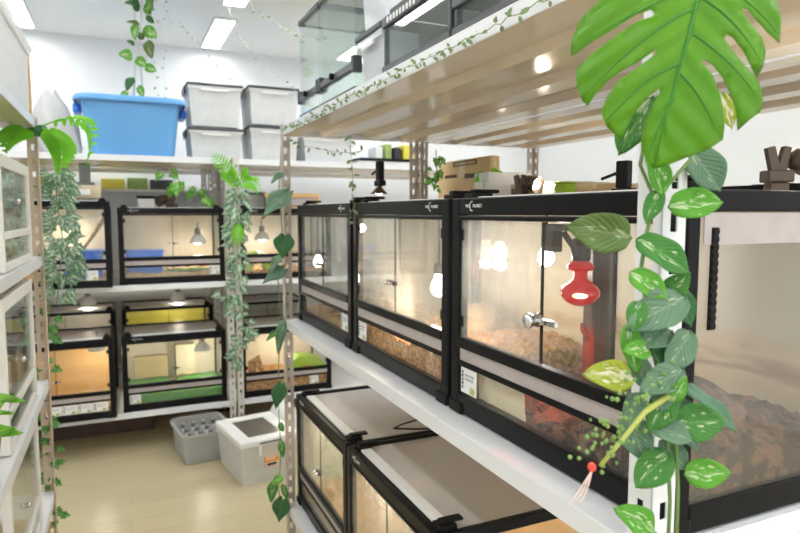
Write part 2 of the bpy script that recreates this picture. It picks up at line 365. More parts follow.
def txt(s, size, mat, parent, loc, rot, name='lettering', ext=.0003):
    cu = bpy.data.curves.new(name, 'FONT'); cu.body = s; cu.size = size; cu.extrude = ext; cu.align_x = 'CENTER'; cu.align_y = 'CENTER'
    cu.materials.append(mat); o = bpy.data.objects.new(name, cu); col.objects.link(o); me = bpy.data.meshes.new_from_object(o); bpy.data.objects.remove(o); o = bpy.data.objects.new(name, me); col.objects.link(o)
    o.parent = parent; o.location = loc; o.rotation_euler = rot; return o
def lamp(name, loc, power, color, r=.03, spot=None):
    l = bpy.data.lights.new(name, 'SPOT' if spot else 'POINT'); l.energy = power; l.color = color; l.shadow_soft_size = r
    if spot: l.spot_size = spot; l.spot_blend = .6
    o = bpy.data.objects.new(name, l); col.objects.link(o); o.location = loc; return o

# ------------------------------------------------------------------ room
RX0, RX1, RY0, RY1, CZ = -2.4, 3.9, -3.0, 5.25, 2.70
def slab(name, lo, hi, mat): return struct(MB().box(lo, hi).build(name, mat))
slab('floor', (RX0-.1,RY0,-.1), (RX1+.1,RY1+.1,0), M['floor'])
slab('ceiling', (RX0-.1,RY0,CZ), (RX1+.1,RY1+.1,CZ+.1), M['ceil'])
slab('wall_back', (RX0-.1,RY1,0), (RX1+.1,RY1+.1,CZ), M['wall'])
slab('wall_left', (RX0-.1,RY0,0), (RX0,RY1,CZ), M['wall'])
slab('wall_right', (RX1,RY0,0), (RX1+.1,RY1,CZ), M['wall'])
slab('baseboard_back', (RX0,RY1-.012,0), (RX1,RY1,.07), M['greyst'])

def ceiling_light(x, y, label, group=None):
    t = thing('ceiling_light', label, 'ceiling light', (x,y,CZ), 0, group)
    f = MB()
    f.box((-.075,-.39,-.02), (-.063,.39,0)); f.box((.063,-.39,-.02), (.075,.39,0)); f.box((-.063,-.39,-.02), (.063,-.378,0)); f.box((-.063,.378,-.02), (.063,.39,0))
    f.build('light_frame', M['white'], t)
    MB().box((-.0625,-.3775,-.012), (.0625,.3775,-.004)).build('diffuser', M['led'], t)
    return t
L0 = ceiling_light(.69, 4.75, 'white ceiling light panel above the white storage bins, the whole panel in view')
dup(L0, 'ceiling light panel above the white bins cut by the top edge of the photo', (.69,3.67,CZ))
dup(L0, 'ceiling light panel at the upper left corner above the left rack', (-.56,4.72,CZ))
k = 0
for x in (-1.81, -.56, .69, 1.94, 3.1):  # leftmost row added, out of view, to brighten the left side
    for y in (4.72, 3.63, 2.4, 1.2, 0, -1.2, -2.3):
        if (x, y) in ((-.56,4.72),) or (x == .69 and y > 3): continue
        c = dup(L0, 'one of the ceiling light panels out of view over the shop', (x,y,CZ)); c['group'] = 'ceiling lights out of view'

# ------------------------------------------------------------------ racks
def flange(mb, along, z0, z1, w, th, origin, sgn):
    """punched strip of an angle post: along 'x' or 'y', real slots every 50 mm"""
    sw, sh, pitch = .011, .022, .05
    a0 = (w-sw)/2; a1 = a0+sw
    def bx(p, q, za, zb):
        if along == 'x': lo = (min(p*sgn,q*sgn),0,za); hi = (max(p*sgn,q*sgn),th,zb)
        else: lo = (0,min(p*sgn,q*sgn),za); hi = (th,max(p*sgn,q*sgn),zb)
        mb.box([lo[i]+origin[i] for i in range(3)], [hi[i]+origin[i] for i in range(3)])
    bx(0, a0, z0, z1); bx(a1, w, z0, z1)
    z = z0
    while z < z1-.001:
        bx(a0, a1, z, min(z+pitch-sh, z1)); z += pitch
def make_rack(name, label, loc, rz, L, D, levels, ztop, foot=0, mats=None, group=None, posts={}):
    """front edge along local x at y=0; levels are the tops of the shelf edges"""
    t = thing(name, label, 'rack', loc, rz, group)
    pmt = mats or M['rack']
    for x0, sx in ((0,1),(L,-1)):
        for y0, sy in ((0,1),(D,-1)):
            mb = MB()
            flange(mb, 'x', foot, ztop, .038, .0022, (x0, y0 if sy > 0 else y0-.0022, 0), sx)
            flange(mb, 'y', foot, ztop, .038, .0022, (x0 if sx > 0 else x0-.0022, y0, 0), sy)
            key = (0 if x0 == 0 else 1, 0 if y0 == 0 else 1); p = mb.build('post', posts.get(key, pmt), t)
            MB().box((min(x0,x0+sx*.04)-.002, min(y0,y0+sy*.04)-.002, 0), (max(x0,x0+sx*.04)+.002, max(y0,y0+sy*.04)+.002, .012)).build('foot', M['blackm'], p)
    for z in levels:
        mb = MB(); e = .003; h = .034
        # folded edges and top plate
        mb.box((e,e+.0008,z-h), (L-e,e+.0028,z)); mb.box((e,D-e-.0028,z-h), (L-e,D-e-.0008,z))
        mb.box((e+.0008,e,z-h), (e+.0028,D-e,z)); mb.box((L-e-.0028,e,z-h), (L-e-.0008,D-e,z))
        mb.box((e,e,z-.0035), (L-e,D-e,z-.0012))
        sh = mb.build('shelf', M['rack'], t, bevel=.0012)
        # pressed stiffening panel underneath
        prof = [(.006,-h),(.075,-h),(.09,-.012),(.15,-.012),(.165,-h*.9),(.235,-h*.9),(.25,-.012),(D-.25,-.012),(D-.235,-h*.9),(D-.165,-h*.9),(D-.15,-.012),(D-.09,-.012),(D-.075,-h),(D-.006,-h)]
        n = len(prof); vs = []; fs = []
        for x in (e+.004, L-e-.004):
            for y, q in prof: vs.append((x, y, z+q))
        for i in range(n-1): fs.append((i, i+1, n+i+1, n+i))
        MB().add(vs, fs).build('stiffener_panel', M['shelfu'], sh, solid=.0012, bevel=.006, seg=3)
    return t
LV = [.235, .985, 1.728]
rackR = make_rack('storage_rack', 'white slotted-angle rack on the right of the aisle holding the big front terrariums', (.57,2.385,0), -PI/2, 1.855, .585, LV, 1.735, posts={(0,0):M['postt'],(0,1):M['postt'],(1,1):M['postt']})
rackR2 = dup(rackR, 'white slotted-angle rack standing back to back behind the right aisle rack', (1.165,2.385,0))
rackB = make_rack('storage_rack', 'white rack along the back wall under the blue tub', (-1.2,3.87,0), 0, 1.82, .585, LV, 1.735, mats=M['postg'])
rackB2 = dup(rackB, 'white rack along the back beyond the far end of the right aisle rack', (.632,3.87,0))
rackB3 = dup(rackB, 'second-row white rack against the back wall behind the rack with the blue tub', (-1.2,4.47,0))
rackB4 = dup(rackB, 'second-row white rack against the back wall, right half behind the aisle post', (.632,4.47,0))
rackL = make_rack('storage_rack', 'white slotted rack at the left edge holding white framed cages', (-.26,.82,0), PI/2, 1.8, .45, [.35, .78, 1.243, 1.735], 1.742, mats=M['posty'])

# ------------------------------------------------------------------ terrariums
def card(parent, lo, w, h, name='care_card', lines=True):
    """white care card stuck on the lower front pane (local: faces -y)"""
    x, y, z = lo
    c = MB().box((x,y-.0012,z), (x+w,y,z+h)).build(name, M['card'], parent)
    mb = MB(); rr = random.Random(int(w*1e5))
    def st(px, pz, sw, shh): mb.box((x+px*w, y-.0017, z+pz*h), (x+(px+sw)*w, y-.0012, z+(pz+shh)*h))
    # column of dark characters down the left edge
    for i in range(5):
        zz = .78-i*.15
        st(.06, zz, .13, .025); st(.06, zz+.06, .13, .025); st(.11, zz-.01, .03, .11)
        if i % 2: st(.06, zz, .03, .08)
    mb.build('vertical_lettering', M['ink'], c)
    mg = MB(); mb = mg
    for row, (n, z0) in enumerate(((8,.70),(7,.54))):
        for i in range(n):
            px = .28+i*.078; 
            st(px, z0, .05, .02); st(px, z0+.06, .05, .02); st(px+.018, z0-.01, .016, .09)
    mg.build('lettering', M['inkg'], c)
    pic = MB(); poly = [(.62,.06),(.86,.06),(.9,.2),(.84,.34),(.76,.26),(.68,.36),(.6,.2)]
    pic.prism([(p[0]*w, p[1]*h) for p in poly], (x,y-.0012,z), (1,0,0), (0,0,1), (0,-.0005,0)); pic.build('animal_picture', M['gecko'], c)
    return c
def make_terrarium(label, loc, rz, W=.59, D=.45, H=.443, glassm='dusty', back='dunep', endm='glass', hazy=True, cards=(), logo=True, mesh_sep=True, group=None, latch='small', sidelouvre=False, slim=False, logox=.062, glassr=None, cw=.06):
    t = thing('terrarium', label, 'terrarium', loc, rz, group)
    pw = .030
    f = MB()
    for x0 in (0, W-pw):
        f.box((x0,0,.0), (x0+pw,.022,H)); f.box((x0 if x0 == 0 else W-.014, D-.02, 0), (.014 if x0 == 0 else W, D, H))
    # top ring: tall front fascia with a groove, lower sides and back
    ft = .018 if slim else .0445
    if slim: f.box((pw,.001,H-ft), (W-pw,.018,H))
    else: f.box((pw,.001,H-.034), (W-pw,.018,H)); f.box((pw,-.001,H-.0445), (W-pw,.02,H-.035))
    f.box((0,.022,H-.028), (.014,D-.02,H)); f.box((W-.014,.022,H-.028), (W,D-.02,H)); f.box((.014,D-.014,H-.028), (W-.014,D,H))
    # bottom ring
    f.box((pw,0,.0), (W-pw,.02,.038)); f.box((0,.022,0), (.014,D-.02,.038)); f.box((W-.014,.022,0), (W,D-.02,.038)); f.box((.014,D-.014,0), (W-.014,D,.038))
    # rails above and below the vent
    f.box((pw,.001,.098), (W-pw,.016,.110)); f.box((pw,-.002,.136), (W-pw,.018,.158))
    f.build('frame', M['black'], t, bevel=.0025)
    MB().box((.014,.022,.004), (W-.014,D-.014,.010)).build('base_plate', M['blackm'], t)
    v = MB().box((pw,.004,.110), (W-pw,.010,.136))
    v.build('vent_strip', M['vent'], t)
    for x0, nm in ((pw+.001, 'door'), (W/2+.001, 'door')):
        d = MB().box((x0,.006,.1585), (x0+W/2-pw-.002,.010,H-ft-.0005)).build(nm, M[(glassr or glassm) if x0 > W/2 else glassm], t)
        ex = x0+W/2-pw-.0035 if x0 < W/2 else x0-.0005
        MB().box((ex,.0068,.1595), (ex+.0012,.0105,H-ft-.001)).build('door_edge', M['blackm'], d)
        hx = x0-.0005 if x0 < W/2 else x0+W/2-pw-.0115
        for hz in (.18, H-.085): MB().box((hx,.003,hz), (hx+.01,.0055,hz+.022)).build('hinge', M['blackm'], d, bevel=.001)
    kx, kz = W/2, .235
    if latch == 'big':
        l = MB().lathe([(.006,0),(.012,.001),(.0125,.006),(.010,.010),(.010,.020),(.0125,.021),(.0125,.026),(.007,.030)], 20, (kx,.004,kz), (0,-1,0)).build('lock', M['chrome'], t, smooth=True)
        MB().box((kx+.006,-.004,kz-.006), (kx+.05,.0035,kz+.004)).build('lock_bar', M['chrome'], l, bevel=.001)
    else:
        l = MB().box((kx-.020,-.004,kz-.006), (kx+.022,.005,kz+.005)).build('latch', M['dgrey'], t, bevel=.002)
        MB().lathe([(.006,0),(.006,.012),(.004,.014)], 12, (kx-.012,-.004,kz), (0,-1,0)).build('knob', M['chrome'], l, smooth=True)
        MB().lathe([(.005,0),(.005,.012),(.003,.014)], 12, (kx+.012,-.004,kz), (0,-1,0)).build('knob', M['chrome'], l, smooth=True)
    MB().box((pw+.0005,.006,.0385), (W-pw-.0005,.010,.0975)).build('front_pane', M['glass'], t)
    for x0 in (.004, W-.009): MB().box((x0,.0225,.0385), (x0+.005,D-.0205,H-.0285)).build('end_pane', M[endm], t)
    MB().box((.0145,D-.012,.0385), (W-.0145,D-.006,H-.0285)).build('backdrop', M[back], t)
    for x0 in (-.002, W-.048): MB().box((x0,-.005,-.002), (x0+.05,.024,.022)).build('corner_clip', M['blackm'], t, bevel=.003)
    # screen lid
    MB().box((.02,.055,H-.012), (W-.02,D-.02,H-.009)).build('screen_lid', M['mesh'], t)
    MB().box((.055,.026,H-.012), (W-.055,.060,H+.003)).build('lid_bar', M['white'], t, bevel=.003)
    r = MB(); r.box((.0145,.0225,H-.02), (W-.0145,.0275,H-.003)); r.box((.0145,.028,H-.02), (.0195,D-.0145,H-.003)); r.box((W-.0195,.028,H-.02), (W-.0145,D-.0145,H-.003)); r.build('lid_rim', M['blackm'], t)
    for x0 in (.016, W-.056): MB().box((x0,.018,H-.013), (x0+.040,.064,H+.010)).box((x0+.008,.026,H+.0105), (x0+.032,.085,H+.018)).build('lid_clip', M['blackm'], t, bevel=.003)
    if logo:
        txt('VIO', .0095, M['white'], t, (logox,-.0002,H-.0165), (PI/2,0,0), 'logo_lettering'); txt('PLANET', .0095, M['white'], t, (logox+.037,-.0002,H-.0165), (PI/2,0,0), 'logo_lettering')
        mb = MB(); mb.tube([(logox+.015+.007*math.cos(a), .0005, H-.0165+.0095*math.sin(a)) for a in [PI*.35+i*PI*1.3/10 for i in range(11)]], .0008, 6); mb.build('logo_ring', M['white'], t)
    for i, cx in enumerate(cards): card(t, (cx,.0058,.044), cw, .052)
    if sidelouvre:
        b = MB(); b.box((W-.0035,.043,.265), (W-.001,.055,.395))
        for i in range(13): b.box((W-.001,.044,.267+i*.01), (W+.001,.054,.273+i*.01))
        b.build('louvre_strip', M['blackm'], t)
        b = MB().box((W-.0035,.03,H-.07), (W-.002,D-.03,H-.03)); b.build('top_strip', M['vent'], t)
    return t
ZS = .987
T3 = make_terrarium('nearest big black framed terrarium with the glowing red bulb inside', (.63,1.135,ZS), -PI/2, back='dune', cards=(.034,), latch='big', glassm='misty', glassr='glass', endm='endglass', sidelouvre=True)  # left door misted; its haze also stands in for the lit interior's glow
T2 = make_terrarium('black framed terrarium with orange bark bedding, in the middle of the right rack shelf', (.63,1.742,ZS), -PI/2, cards=(.032,), back='dunep', glassm='misty', logox=.49)
T1 = make_terrarium('farthest black framed terrarium on the right rack shelf, beside the far post', (.63,2.377,ZS), -PI/2, W=.612, cards=(.51,), back='greyb', logox=.51)
TL1 = make_terrarium('low terrarium with grey screen lid on the bottom right shelf, next to the far post', (.617,2.385,.237), -PI/2, W=.60, back='beige')
TL2 = make_terrarium('low terrarium with black cable over its screen lid, second on the bottom right shelf', (.617,1.775,.237), -PI/2, W=.60, back='bwood')
# rear rack tanks, facing the other aisle
for i, y in enumerate((.55, 1.16, 1.77)):
    c = dup(T2, 'taller terrarium on the rear rack, seen only as a strip above the front terrariums', (1.72,y,ZS), PI/2, (1,1,1.07)); c['group'] = 'terrariums on the rear rack'
TB = {}
TB['ml'] = make_terrarium('black framed terrarium behind the left ivy on the back rack, with a slanting branch', (-.642,3.80,ZS), 0, H=.478, back='beige', glassm='glass', cards=(.46,))
TB['mc'] = make_terrarium('black framed terrarium with blue tub and green mat, under the big blue washing tub', (-.015,3.89,ZS), 0, back='beige', glassm='glass', cards=(.50,))
TB['mr'] = make_terrarium('black framed terrarium with lime hide on the back rack, right of the ivy post', (.665,3.89,ZS), 0, back='dunep', glassm='glass')
TB['ll'] = make_terrarium('bottom shelf terrarium with orange wood backdrop and a row of white cards', (-.648,3.82,.237), 0, H=.455, back='bwood', glassm='glass', cards=(.24,.318,.396,.474), cw=.074)
TB['lc'] = make_terrarium('bottom shelf terrarium with green turf and yellow sticker, left of the back post', (-.02,3.89,.237), 0, back='beige', glassm='glass', cards=(.035,))
TB['lr'] = make_terrarium('bottom shelf terrarium with orange bark and lime hide, right of the back post', (.66,3.89,.237), 0, back='beige', glassm='glass', cards=(.44,))
for x, lab, z, bk in ((-.642, 'rear-row terrarium on the bottom back shelf behind the one with white cards', .237, 'greyb'), (-.015, 'rear-row terrarium with yellow wall, behind the green turf terrarium', .237, 'yellow'), (.665, 'rear-row dim terrarium behind the bottom shelf one with lime hide', .237, 'greyb')):
    make_terrarium(lab, (x,4.49,z), 0, H=.52, back=bk, glassm='glass', logo=False, slim=True)

# ------------------------------------------------------------------ bedding and decor inside the terrariums
def bedding(label, lo, hi, mat, amp=.012, seed=1, name='substrate', hump=None):
    rr = random.Random(seed); nx = max(6, int((hi[0]-lo[0])/.012)); ny = max(6, int((hi[1]-lo[1])/.012))
    vs = []; fs = []
    for i in range(nx+1):
        for j in range(ny+1):
            x = lo[0]+(hi[0]-lo[0])*i/nx; y = lo[1]+(hi[1]-lo[1])*j/ny
            z = hi[2]+amp*(math.sin(x*31+seed)*.4+math.cos(y*27+seed*2)*.4+rr.uniform(-.5,.5))
            if hump:
                for hx, hy, hr, hh in hump: z += hh*math.exp(-((x-hx)**2+(y-hy)**2)/(hr*hr))
            vs.append((x,y,z))
    n0 = len(vs)
    for i in range(nx):
        for j in range(ny): a = i*(ny+1)+j; fs.append((a,a+ny+1,a+ny+2,a+1))
    ring = [i*(ny+1) for i in range(nx+1)] + [nx*(ny+1)+j for j in range(1,ny+1)] + [i*(ny+1)+ny for i in range(nx-1,-1,-1)] + [j for j in range(ny-1,0,-1)]
    for r_ in ring: vs.append((vs[r_][0], vs[r_][1], lo[2]))
    m = len(ring)
    for q in range(m): fs.append((ring[q], ring[(q+1)%m], n0+(q+1)%m, n0+q))
    fs.append(tuple(n0+q for q in range(m)))
    o = MB().add(vs, fs).build(name, mat); return tag(o, label, 'substrate', None, 'stuff')
zb = ZS+.0105
def rbed(label, y0, y1, ztop, mat, zbase=zb, **k): return bedding(label, (.655 if zbase > .5 else .642,y0,zbase), (1.06 if zbase > .5 else 1.045,y1,ztop), mat, **k)
rbed('rust brown soil lit red on the floor of the red bulb terrarium', .565, 1.115, ZS+.06, M['rust'], seed=3, amp=.016, hump=[(.76,.66,.10,.075),(.92,.66,.12,.03)])
rbed('orange bark chips on the floor of the middle right terrarium', 1.17, 1.722, ZS+.088, M['bark'], seed=4, amp=.014)
rbed('pale sandy bedding on the floor of the farthest right shelf terrarium', 1.785, 2.337, ZS+.055, M['barkl'], seed=5)
rbed('bark bedding in the low terrarium by the far post', 1.81, 2.36, .237+.075, M['barkl'], .2475, seed=6)
rbed('bark bedding in the low terrarium with the cable', 1.195, 1.755, .237+.09, M['barkl'], .2475, seed=8)
def bbed(label, x0, y0, z0, ztop, mat, **k): return bedding(label, (x0+.02,y0+.026,z0+.0105), (x0+.57,y0+.43,z0+ztop), mat, **k)
bbed('brown bedding in the back terrarium with the branch', -.642, 3.80, ZS, .045, M['barkl'], seed=11)
bbed('wood chip bedding in the back terrarium under the blue washing tub', -.015, 3.89, ZS, .06, M['barkl'], seed=12)
bbed('orange bedding in the middle shelf terrarium right of the ivy post', .665, 3.89, ZS, .045, M['bark'], seed=13)
bbed('pale chips on the floor of the orange walled terrarium', -.648, 3.82, .237, .06, M['barkl'], seed=14)
bbed('green turf bedding in the bottom terrarium with yellow sticker', -.02, 3.89, .237, .085, M['turf'], seed=15, amp=.006)
bbed('orange bark chips in the bottom terrarium right of the back post', .66, 3.89, .237, .09, M['bark'], seed=16)
o = bedding('green mat strip lying at the front of the terrarium under the washing tub', (.25,3.925,ZS+.068), (.53,4.03,ZS+.076), M['turf'], amp=.006, seed=20, name='green_mat'); o['kind'] = 'thing'; o['category'] = 'mat'
def lump(name, label, cat, c, r, mat, seed=1, rough=.25, sub=3, parent=None):
    bm = bmesh.new(); bmesh.ops.create_icosphere(bm, subdivisions=sub, radius=1); rr = random.Random(seed)
    ph = [(rr.uniform(1,4), rr.uniform(0,6), Vector((rr.uniform(-1,1),rr.uniform(-1,1),rr.uniform(-1,1)))) for _ in range(9)]
    for v in bm.verts:
        n = v.co.copy(); k = sum(math.sin(a*2.2*n.dot(d)+b)/a for a, b, d in ph)*rough*.35
        v.co = Vector((n.x*r[0], n.y*r[1], n.z*r[2]))*(1+k)
    me = bpy.data.meshes.new(name); bm.to_mesh(me); bm.free(); me.materials.append(mat)
    me.polygons.foreach_set('use_smooth', [True]*len(me.polygons))
    o = bpy.data.objects.new(name, me); col.objects.link(o); o.location = c
    if parent: o.parent = parent
    elif label: tag(o, label, cat)
    return o
# nearest terrarium: rocky mound, slab, dark post, lamp
lump('rock_mound', 'big brown rocky mound behind the near end glass of the red bulb terrarium', 'rock', (.80,.70,ZS+.10), (.10,.10,.05), M['rock'], 4, .3, 4)
lump('rock', 'reddish stone low behind the vine in the red bulb terrarium', 'rock', (.745,.645,ZS+.07), (.055,.06,.035), M['rust'], 9, .3, 4)
t = MB().prism([(-.085,-.012),(.075,-.012),(.082,.045),(.02,.052),(-.07,.040)], (.6525,.985,ZS+.05), (0,1,0), (.10,0,.995), (.004,0,0)); tag(t.build('pale_slab', M['cartonp'], bevel=.0015), 'flat pale slab behind the lower pane beside the care card of the red bulb terrarium', 'slab')
b0 = P(592,385,X=.93)
t = thing('wooden_post', 'dark upright wooden post standing behind the red bulb', 'wood', (.86,P(596,300,X=.86).y,ZS+.05))
MB().box((-.02,-.016,0), (.02,.016,.30)).build('trunk', M['woodd'], t, bevel=.005)
MB().tube([(-.02,0,.12),(-.028,.004,.13),(-.03,.006,.145)], [.006,.005,.003], 8).build('knot', M['woodd'], t)
RB = P(580,292,X=.80)
t = thing('heat_lamp', 'glowing red heat bulb hanging inside the nearest terrarium', 'lamp', (RB.x,RB.y,RB.z))
MB().lathe([(.002,-.027),(.014,-.0255),(.028,-.018),(.0365,-.007),(.0375,.001),(.033,.011),(.022,.019),(.0135,.026),(.0130,.041)], 28).build('bulb', M['bulbr'], t, smooth=True)
MB().lathe([(.0132,.0412),(.023,.043),(.0255,.047),(.0255,.052),(.02,.056),(.015,.0605)], 28).build('collar', M['bulbr'], t, smooth=True)
MB().lathe([(.0165,.061),(.018,.062),(.018,.10),(.012,.104)], 20).build('socket', M['blackm'], t, smooth=True)
MB().tube([(0,0,.1),(0,0,.128)], .004, 8).build('hanger', M['dgrey'], t)
hd = Vector((-RB.x,-RB.y,0)).normalized()
lump('hot_spot', None, None, hd*.0245+Vector((0,0,-.003)), (.017,.017,.007), M['bulbrh'], 3, .02, 3, parent=t)  # bulb's highlight, painted as a glowing patch on the side facing the camera
lamp('red_heat_light', (RB.x-.005,RB.y,RB.z-.035), 5.0, (1,.04,.02), .03, spot=1.9)
BR = P(553,240,X=.74)
t = thing('lamp_bracket', 'black lamp bracket behind the glass doors of the nearest terrarium', 'bracket', BR)
MB().box((-.012,-.014,-.022), (.012,.014,.030)).box((-.008,-.05,.018), (.008,.014,.03)).build('clamp', M['blackm'], t, bevel=.003)
MB().tube([(0,-.03,.015),(.01,-.045,-.01),(.012,-.05,-.025)], .006, 8).build('arm', M['blackm'], t)
def bulb_lamp(label, c, zt, pw, lit=True, r=.022, color=(1,.80,.55), name='basking_lamp'):
    t = thing(name, label, 'lamp', c)
    MB().lathe([(.002,-r*1.15),(r*.6,-r*1.0),(r,-r*.3),(r*.95,r*.3),(r*.55,r*1.1),(r*.5,r*1.5)], 20).build('bulb', M['bulbw'], t, smooth=True)
    MB().lathe([(r*.55,r*1.52),(r*.65,r*1.6),(r*.65,r*2.6),(r*.4,r*2.8)], 16).build('socket', M['blackm'], t, smooth=True)
    MB().tube([(0,0,r*2.7),(0,0,zt)], .003, 6).build('hanger', M['blackm'], t)
    lamp('basking_light', Vector(c)+Vector((0,0,-r*1.7)), pw, color, r*.8)
    return t
c = P(546,257,X=.80); bulb_lamp('white bulb hanging behind the door seam of the red bulb terrarium', c, ZS+.425-c.z, 1.5, r=.017, color=(1,.98,.95))
c = P(439,287,X=.74); bulb_lamp('dazzling white bulb near the right post of the middle right-shelf terrarium', c, ZS+.425-c.z, 3.4)
c = P(318,262,X=.86); bulb_lamp('small white bulb hanging in the farthest right shelf terrarium', c, ZS+.425-c.z, 2.2)
t = thing('plastic_tub', 'translucent food tub on the bark in the middle right terrarium', 'tub', (.698,1.235,ZS+.036))
w = MB().frustum((0,0),(.065,.075),.0,(0,0),(.078,.095),.055); w.build('bowl', M['frost'], t, bevel=.006)
MB().frustum((0,0),(.084,.102),.0555,(0,0),(.084,.102),.062).build('lid', M['frost'], t, bevel=.003)
lump('cork_hide', 'dark brown rounded hide in the farthest right shelf terrarium', 'hide', (.76,1.90,ZS+.075), (.07,.09,.055), M['woodd'], 12, .2)
lump('cork_hide', 'brown bark hide on the chips of the middle right terrarium', 'hide', (.93,1.52,ZS+.10), (.07,.10,.05), M['driftw'], 15, .25)
lump('cork_hide', 'dim hide inside the low terrarium by the far post', 'hide', (.90,2.05,.237+.09), (.07,.10,.04), M['driftw'], 17, .25)
for (y, p, lab) in ((2.085,1.3,'added fill tube under the lid bar of the low terrarium by the far post'), (1.475,1.8,'added fill tube under the lid bar of the low terrarium with the cable')):
    t = thing('fill_tube', lab, 'lamp', (.662,y,.237+.424))  # added fill light for the low tanks, tucked out of sight under the bar
    MB().tube([(0,-.2,0),(0,.2,0)], .005, 10).build('tube', M['bulbw'], t); MB().box((-.008,-.22,.0055), (.008,.22,.0062)).box((-.008,-.22,-.006), (.008,-.2005,.0055)).box((-.008,.2005,-.006), (.008,.22,.0055)).build('holder', M['white'], t)
    lamp('fill_tube_light', (.70,y,.237+.39), p, (1,.83,.6), .04)
# back row decor
t = thing('plastic_tub', 'strong blue plastic tub in the back terrarium with the branch', 'tub', (-.20,3.955,ZS+.04)); MB().frustum((0,0),(.19,.16),0,(0,0),(.21,.19),.15).build('bowl', M['dblue'], t, bevel=.012); MB().frustum((0,0),(.225,.205),.1505,(0,0),(.225,.205),.162).build('rim', M['dblue'], t, bevel=.004)
t = thing('plastic_tub', 'strong blue plastic tub at the left in the terrarium under the washing tub', 'tub', (.125,4.03,ZS+.04)); MB().frustum((0,0),(.19,.15),0,(0,0),(.21,.17),.14).build('bowl', M['dblue'], t, bevel=.012); MB().frustum((0,0),(.22,.18),.1405,(0,0),(.22,.18),.152).build('rim', M['dblue'], t, bevel=.004)
t = MB().tube([(-.30,4.08,ZS+.06),(-.22,4.10,ZS+.19),(-.14,4.12,ZS+.30),(-.08,4.14,ZS+.39)], [.016,.014,.013,.011], 9); tag(t.build('branch', M['driftw'], smooth=True), 'slanting branch leaning in the left back terrarium behind the blue tub', 'branch')
for q in range(5):
    a = (.28+q*.04, 4.0+.02*(q%3), ZS+.085+.008*(q%2)); tag(MB().tube([a, (a[0]+.05,a[1]+.03-.02*q%3*.5,a[2]+.012)], [.009,.007], 8).build('wood_stick', M['driftw']), ('short stick', 'broken stick', 'thin stick', 'bent stick', 'end stick')[q]+' among the %s pieces of wood on the bedding under the blue washing tub' % ('leftmost','second','middle','fourth','rightmost')[q], 'stick', 'sticks in the terrarium under the washing tub')
def hide(label, c, mat, s=1.0, w=.11):
    t = thing('reptile_hide', label, 'hide', c)
    prof = [(-w,0),(-w*.95,.05*s),(-w*.7,.085*s),(-w*.3,.10*s),(w*.3,.10*s),(w*.7,.085*s),(w*.95,.05*s),(w,0),(w*.4,0),(w*.34,.035*s),(0,.05*s),(-w*.34,.035*s),(-w*.4,0)]
    MB().prism(prof, (0,-.06,0), (1,0,0), (0,0,1), (0,.12,0)).build('shell', mat, t, bevel=.006); return t
hide('lime green hide box in the middle shelf terrarium right of the ivy post', (.79,3.985,ZS+.05), M['lime'], 1.15, .10)
hide('lime green hide at the right in the bottom terrarium behind the far post', (1.10,4.02,.237+.095), M['lime'], 1.2, .13)
t = MB().tube([(.76,4.06,.237+.11),(.76,4.06,.237+.18),(.79,4.05,.237+.21),(.81,4.03,.237+.15),(.83,4.02,.237+.11)], [.03,.03,.028,.02,.014], 10); tag(t.build('cork_log', M['bark'], smooth=True), 'arched orange log in the bottom terrarium right of the back post', 'log')
lump('bark_piece', 'orange bark lump beside the lime hide in the bottom right back terrarium', 'bark', (.93,4.06,.237+.115), (.05,.05,.03), M['bark'], 31)
t = MB().box((-.012,4.3,.237+.28), (.14,4.303,.237+.335)); 
tag(MB().box((.07,4.318,.237+.33), (.22,4.322,.237+.385)).build('sticker', M['lime']), 'yellow green sticker at the top left inside the green turf terrarium', 'sticker')
for q, (x, z) in enumerate(((.05,.11),(.30,.11))): tag(MB().box((x,4.26,.237+.10), (x+(.20 if q == 0 else .12),4.31,.237+(.24 if q == 0 else .30))).build('cardboard_sheet', M['carton'] if q == 0 else M['cartonp'], bevel=.002), ('tan cardboard block standing left', 'pale tall card standing right')[q]+' inside the green turf terrarium', 'panel')
t = MB().tube([(.24,4.10,.237+.11),(.32,4.09,.237+.14),(.40,4.07,.237+.15)], [.012,.010,.006], 8); tag(t.build('branch', M['driftw'], smooth=True), 'small branch lying over the turf in the bottom terrarium', 'branch')
lump('bark_heap', 'brown heap of bark inside the second-row tank behind the green turf terrarium', 'bark', (.42,4.68,.44), (.09,.08,.16), M['rust'], 41, .25)
def dome_lamp(label, c, zt, pw, two=False, rad=.05, tilt=0):
    t = thing('dome_lamp', label, 'lamp', c)
    MB().lathe([(rad,0),(rad*.97,.008),(rad*.8,.03),(rad*.45,.05),(rad*.3,.055)], 24).build('shade', M['white'], t, smooth=True, solid=.0015)
    MB().lathe([(.001,-.006),(rad*.55,-.002),(rad*.6,.006),(rad*.3,.03)], 20).build('bulb', M['bulbw'], t, smooth=True)
    MB().lathe([(.016,.056),(.018,.06),(.018,.09),(.01,.095)], 14).build('socket', M['greyst'], t, smooth=True)
    if zt > .1: MB().tube([(0,0,.09),(0,0,zt)], .004, 6).build('hanger', M['greyst'], t)
    lamp('dome_light', Vector(c)+Vector((0,0,-.03)), pw, (1,.90,.74), .03); return t
dome_lamp('white dome lamp shining inside the orange walled bottom terrarium', P(97,350,Y=4.05), .115, 2.2)
dome_lamp('white dome lamp shining inside the green turf bottom terrarium', P(202,350,Y=4.08), .09, 2.2)
dome_lamp('dome lamp inside the bottom terrarium right of the back post', (.98,4.15,.56), .115, 1.6)
dome_lamp('dome lamp lighting the left back terrarium above the blue tub', P(70,226,Y=4.1), .10, 1.5)
dome_lamp('dome lamp at the right in the terrarium under the washing tub', P(198,243,Y=4.1), .13, 1.8)
dome_lamp('dome lamp in the middle shelf terrarium right of the ivy post', P(262,240,Y=4.12), .13, 1.5)
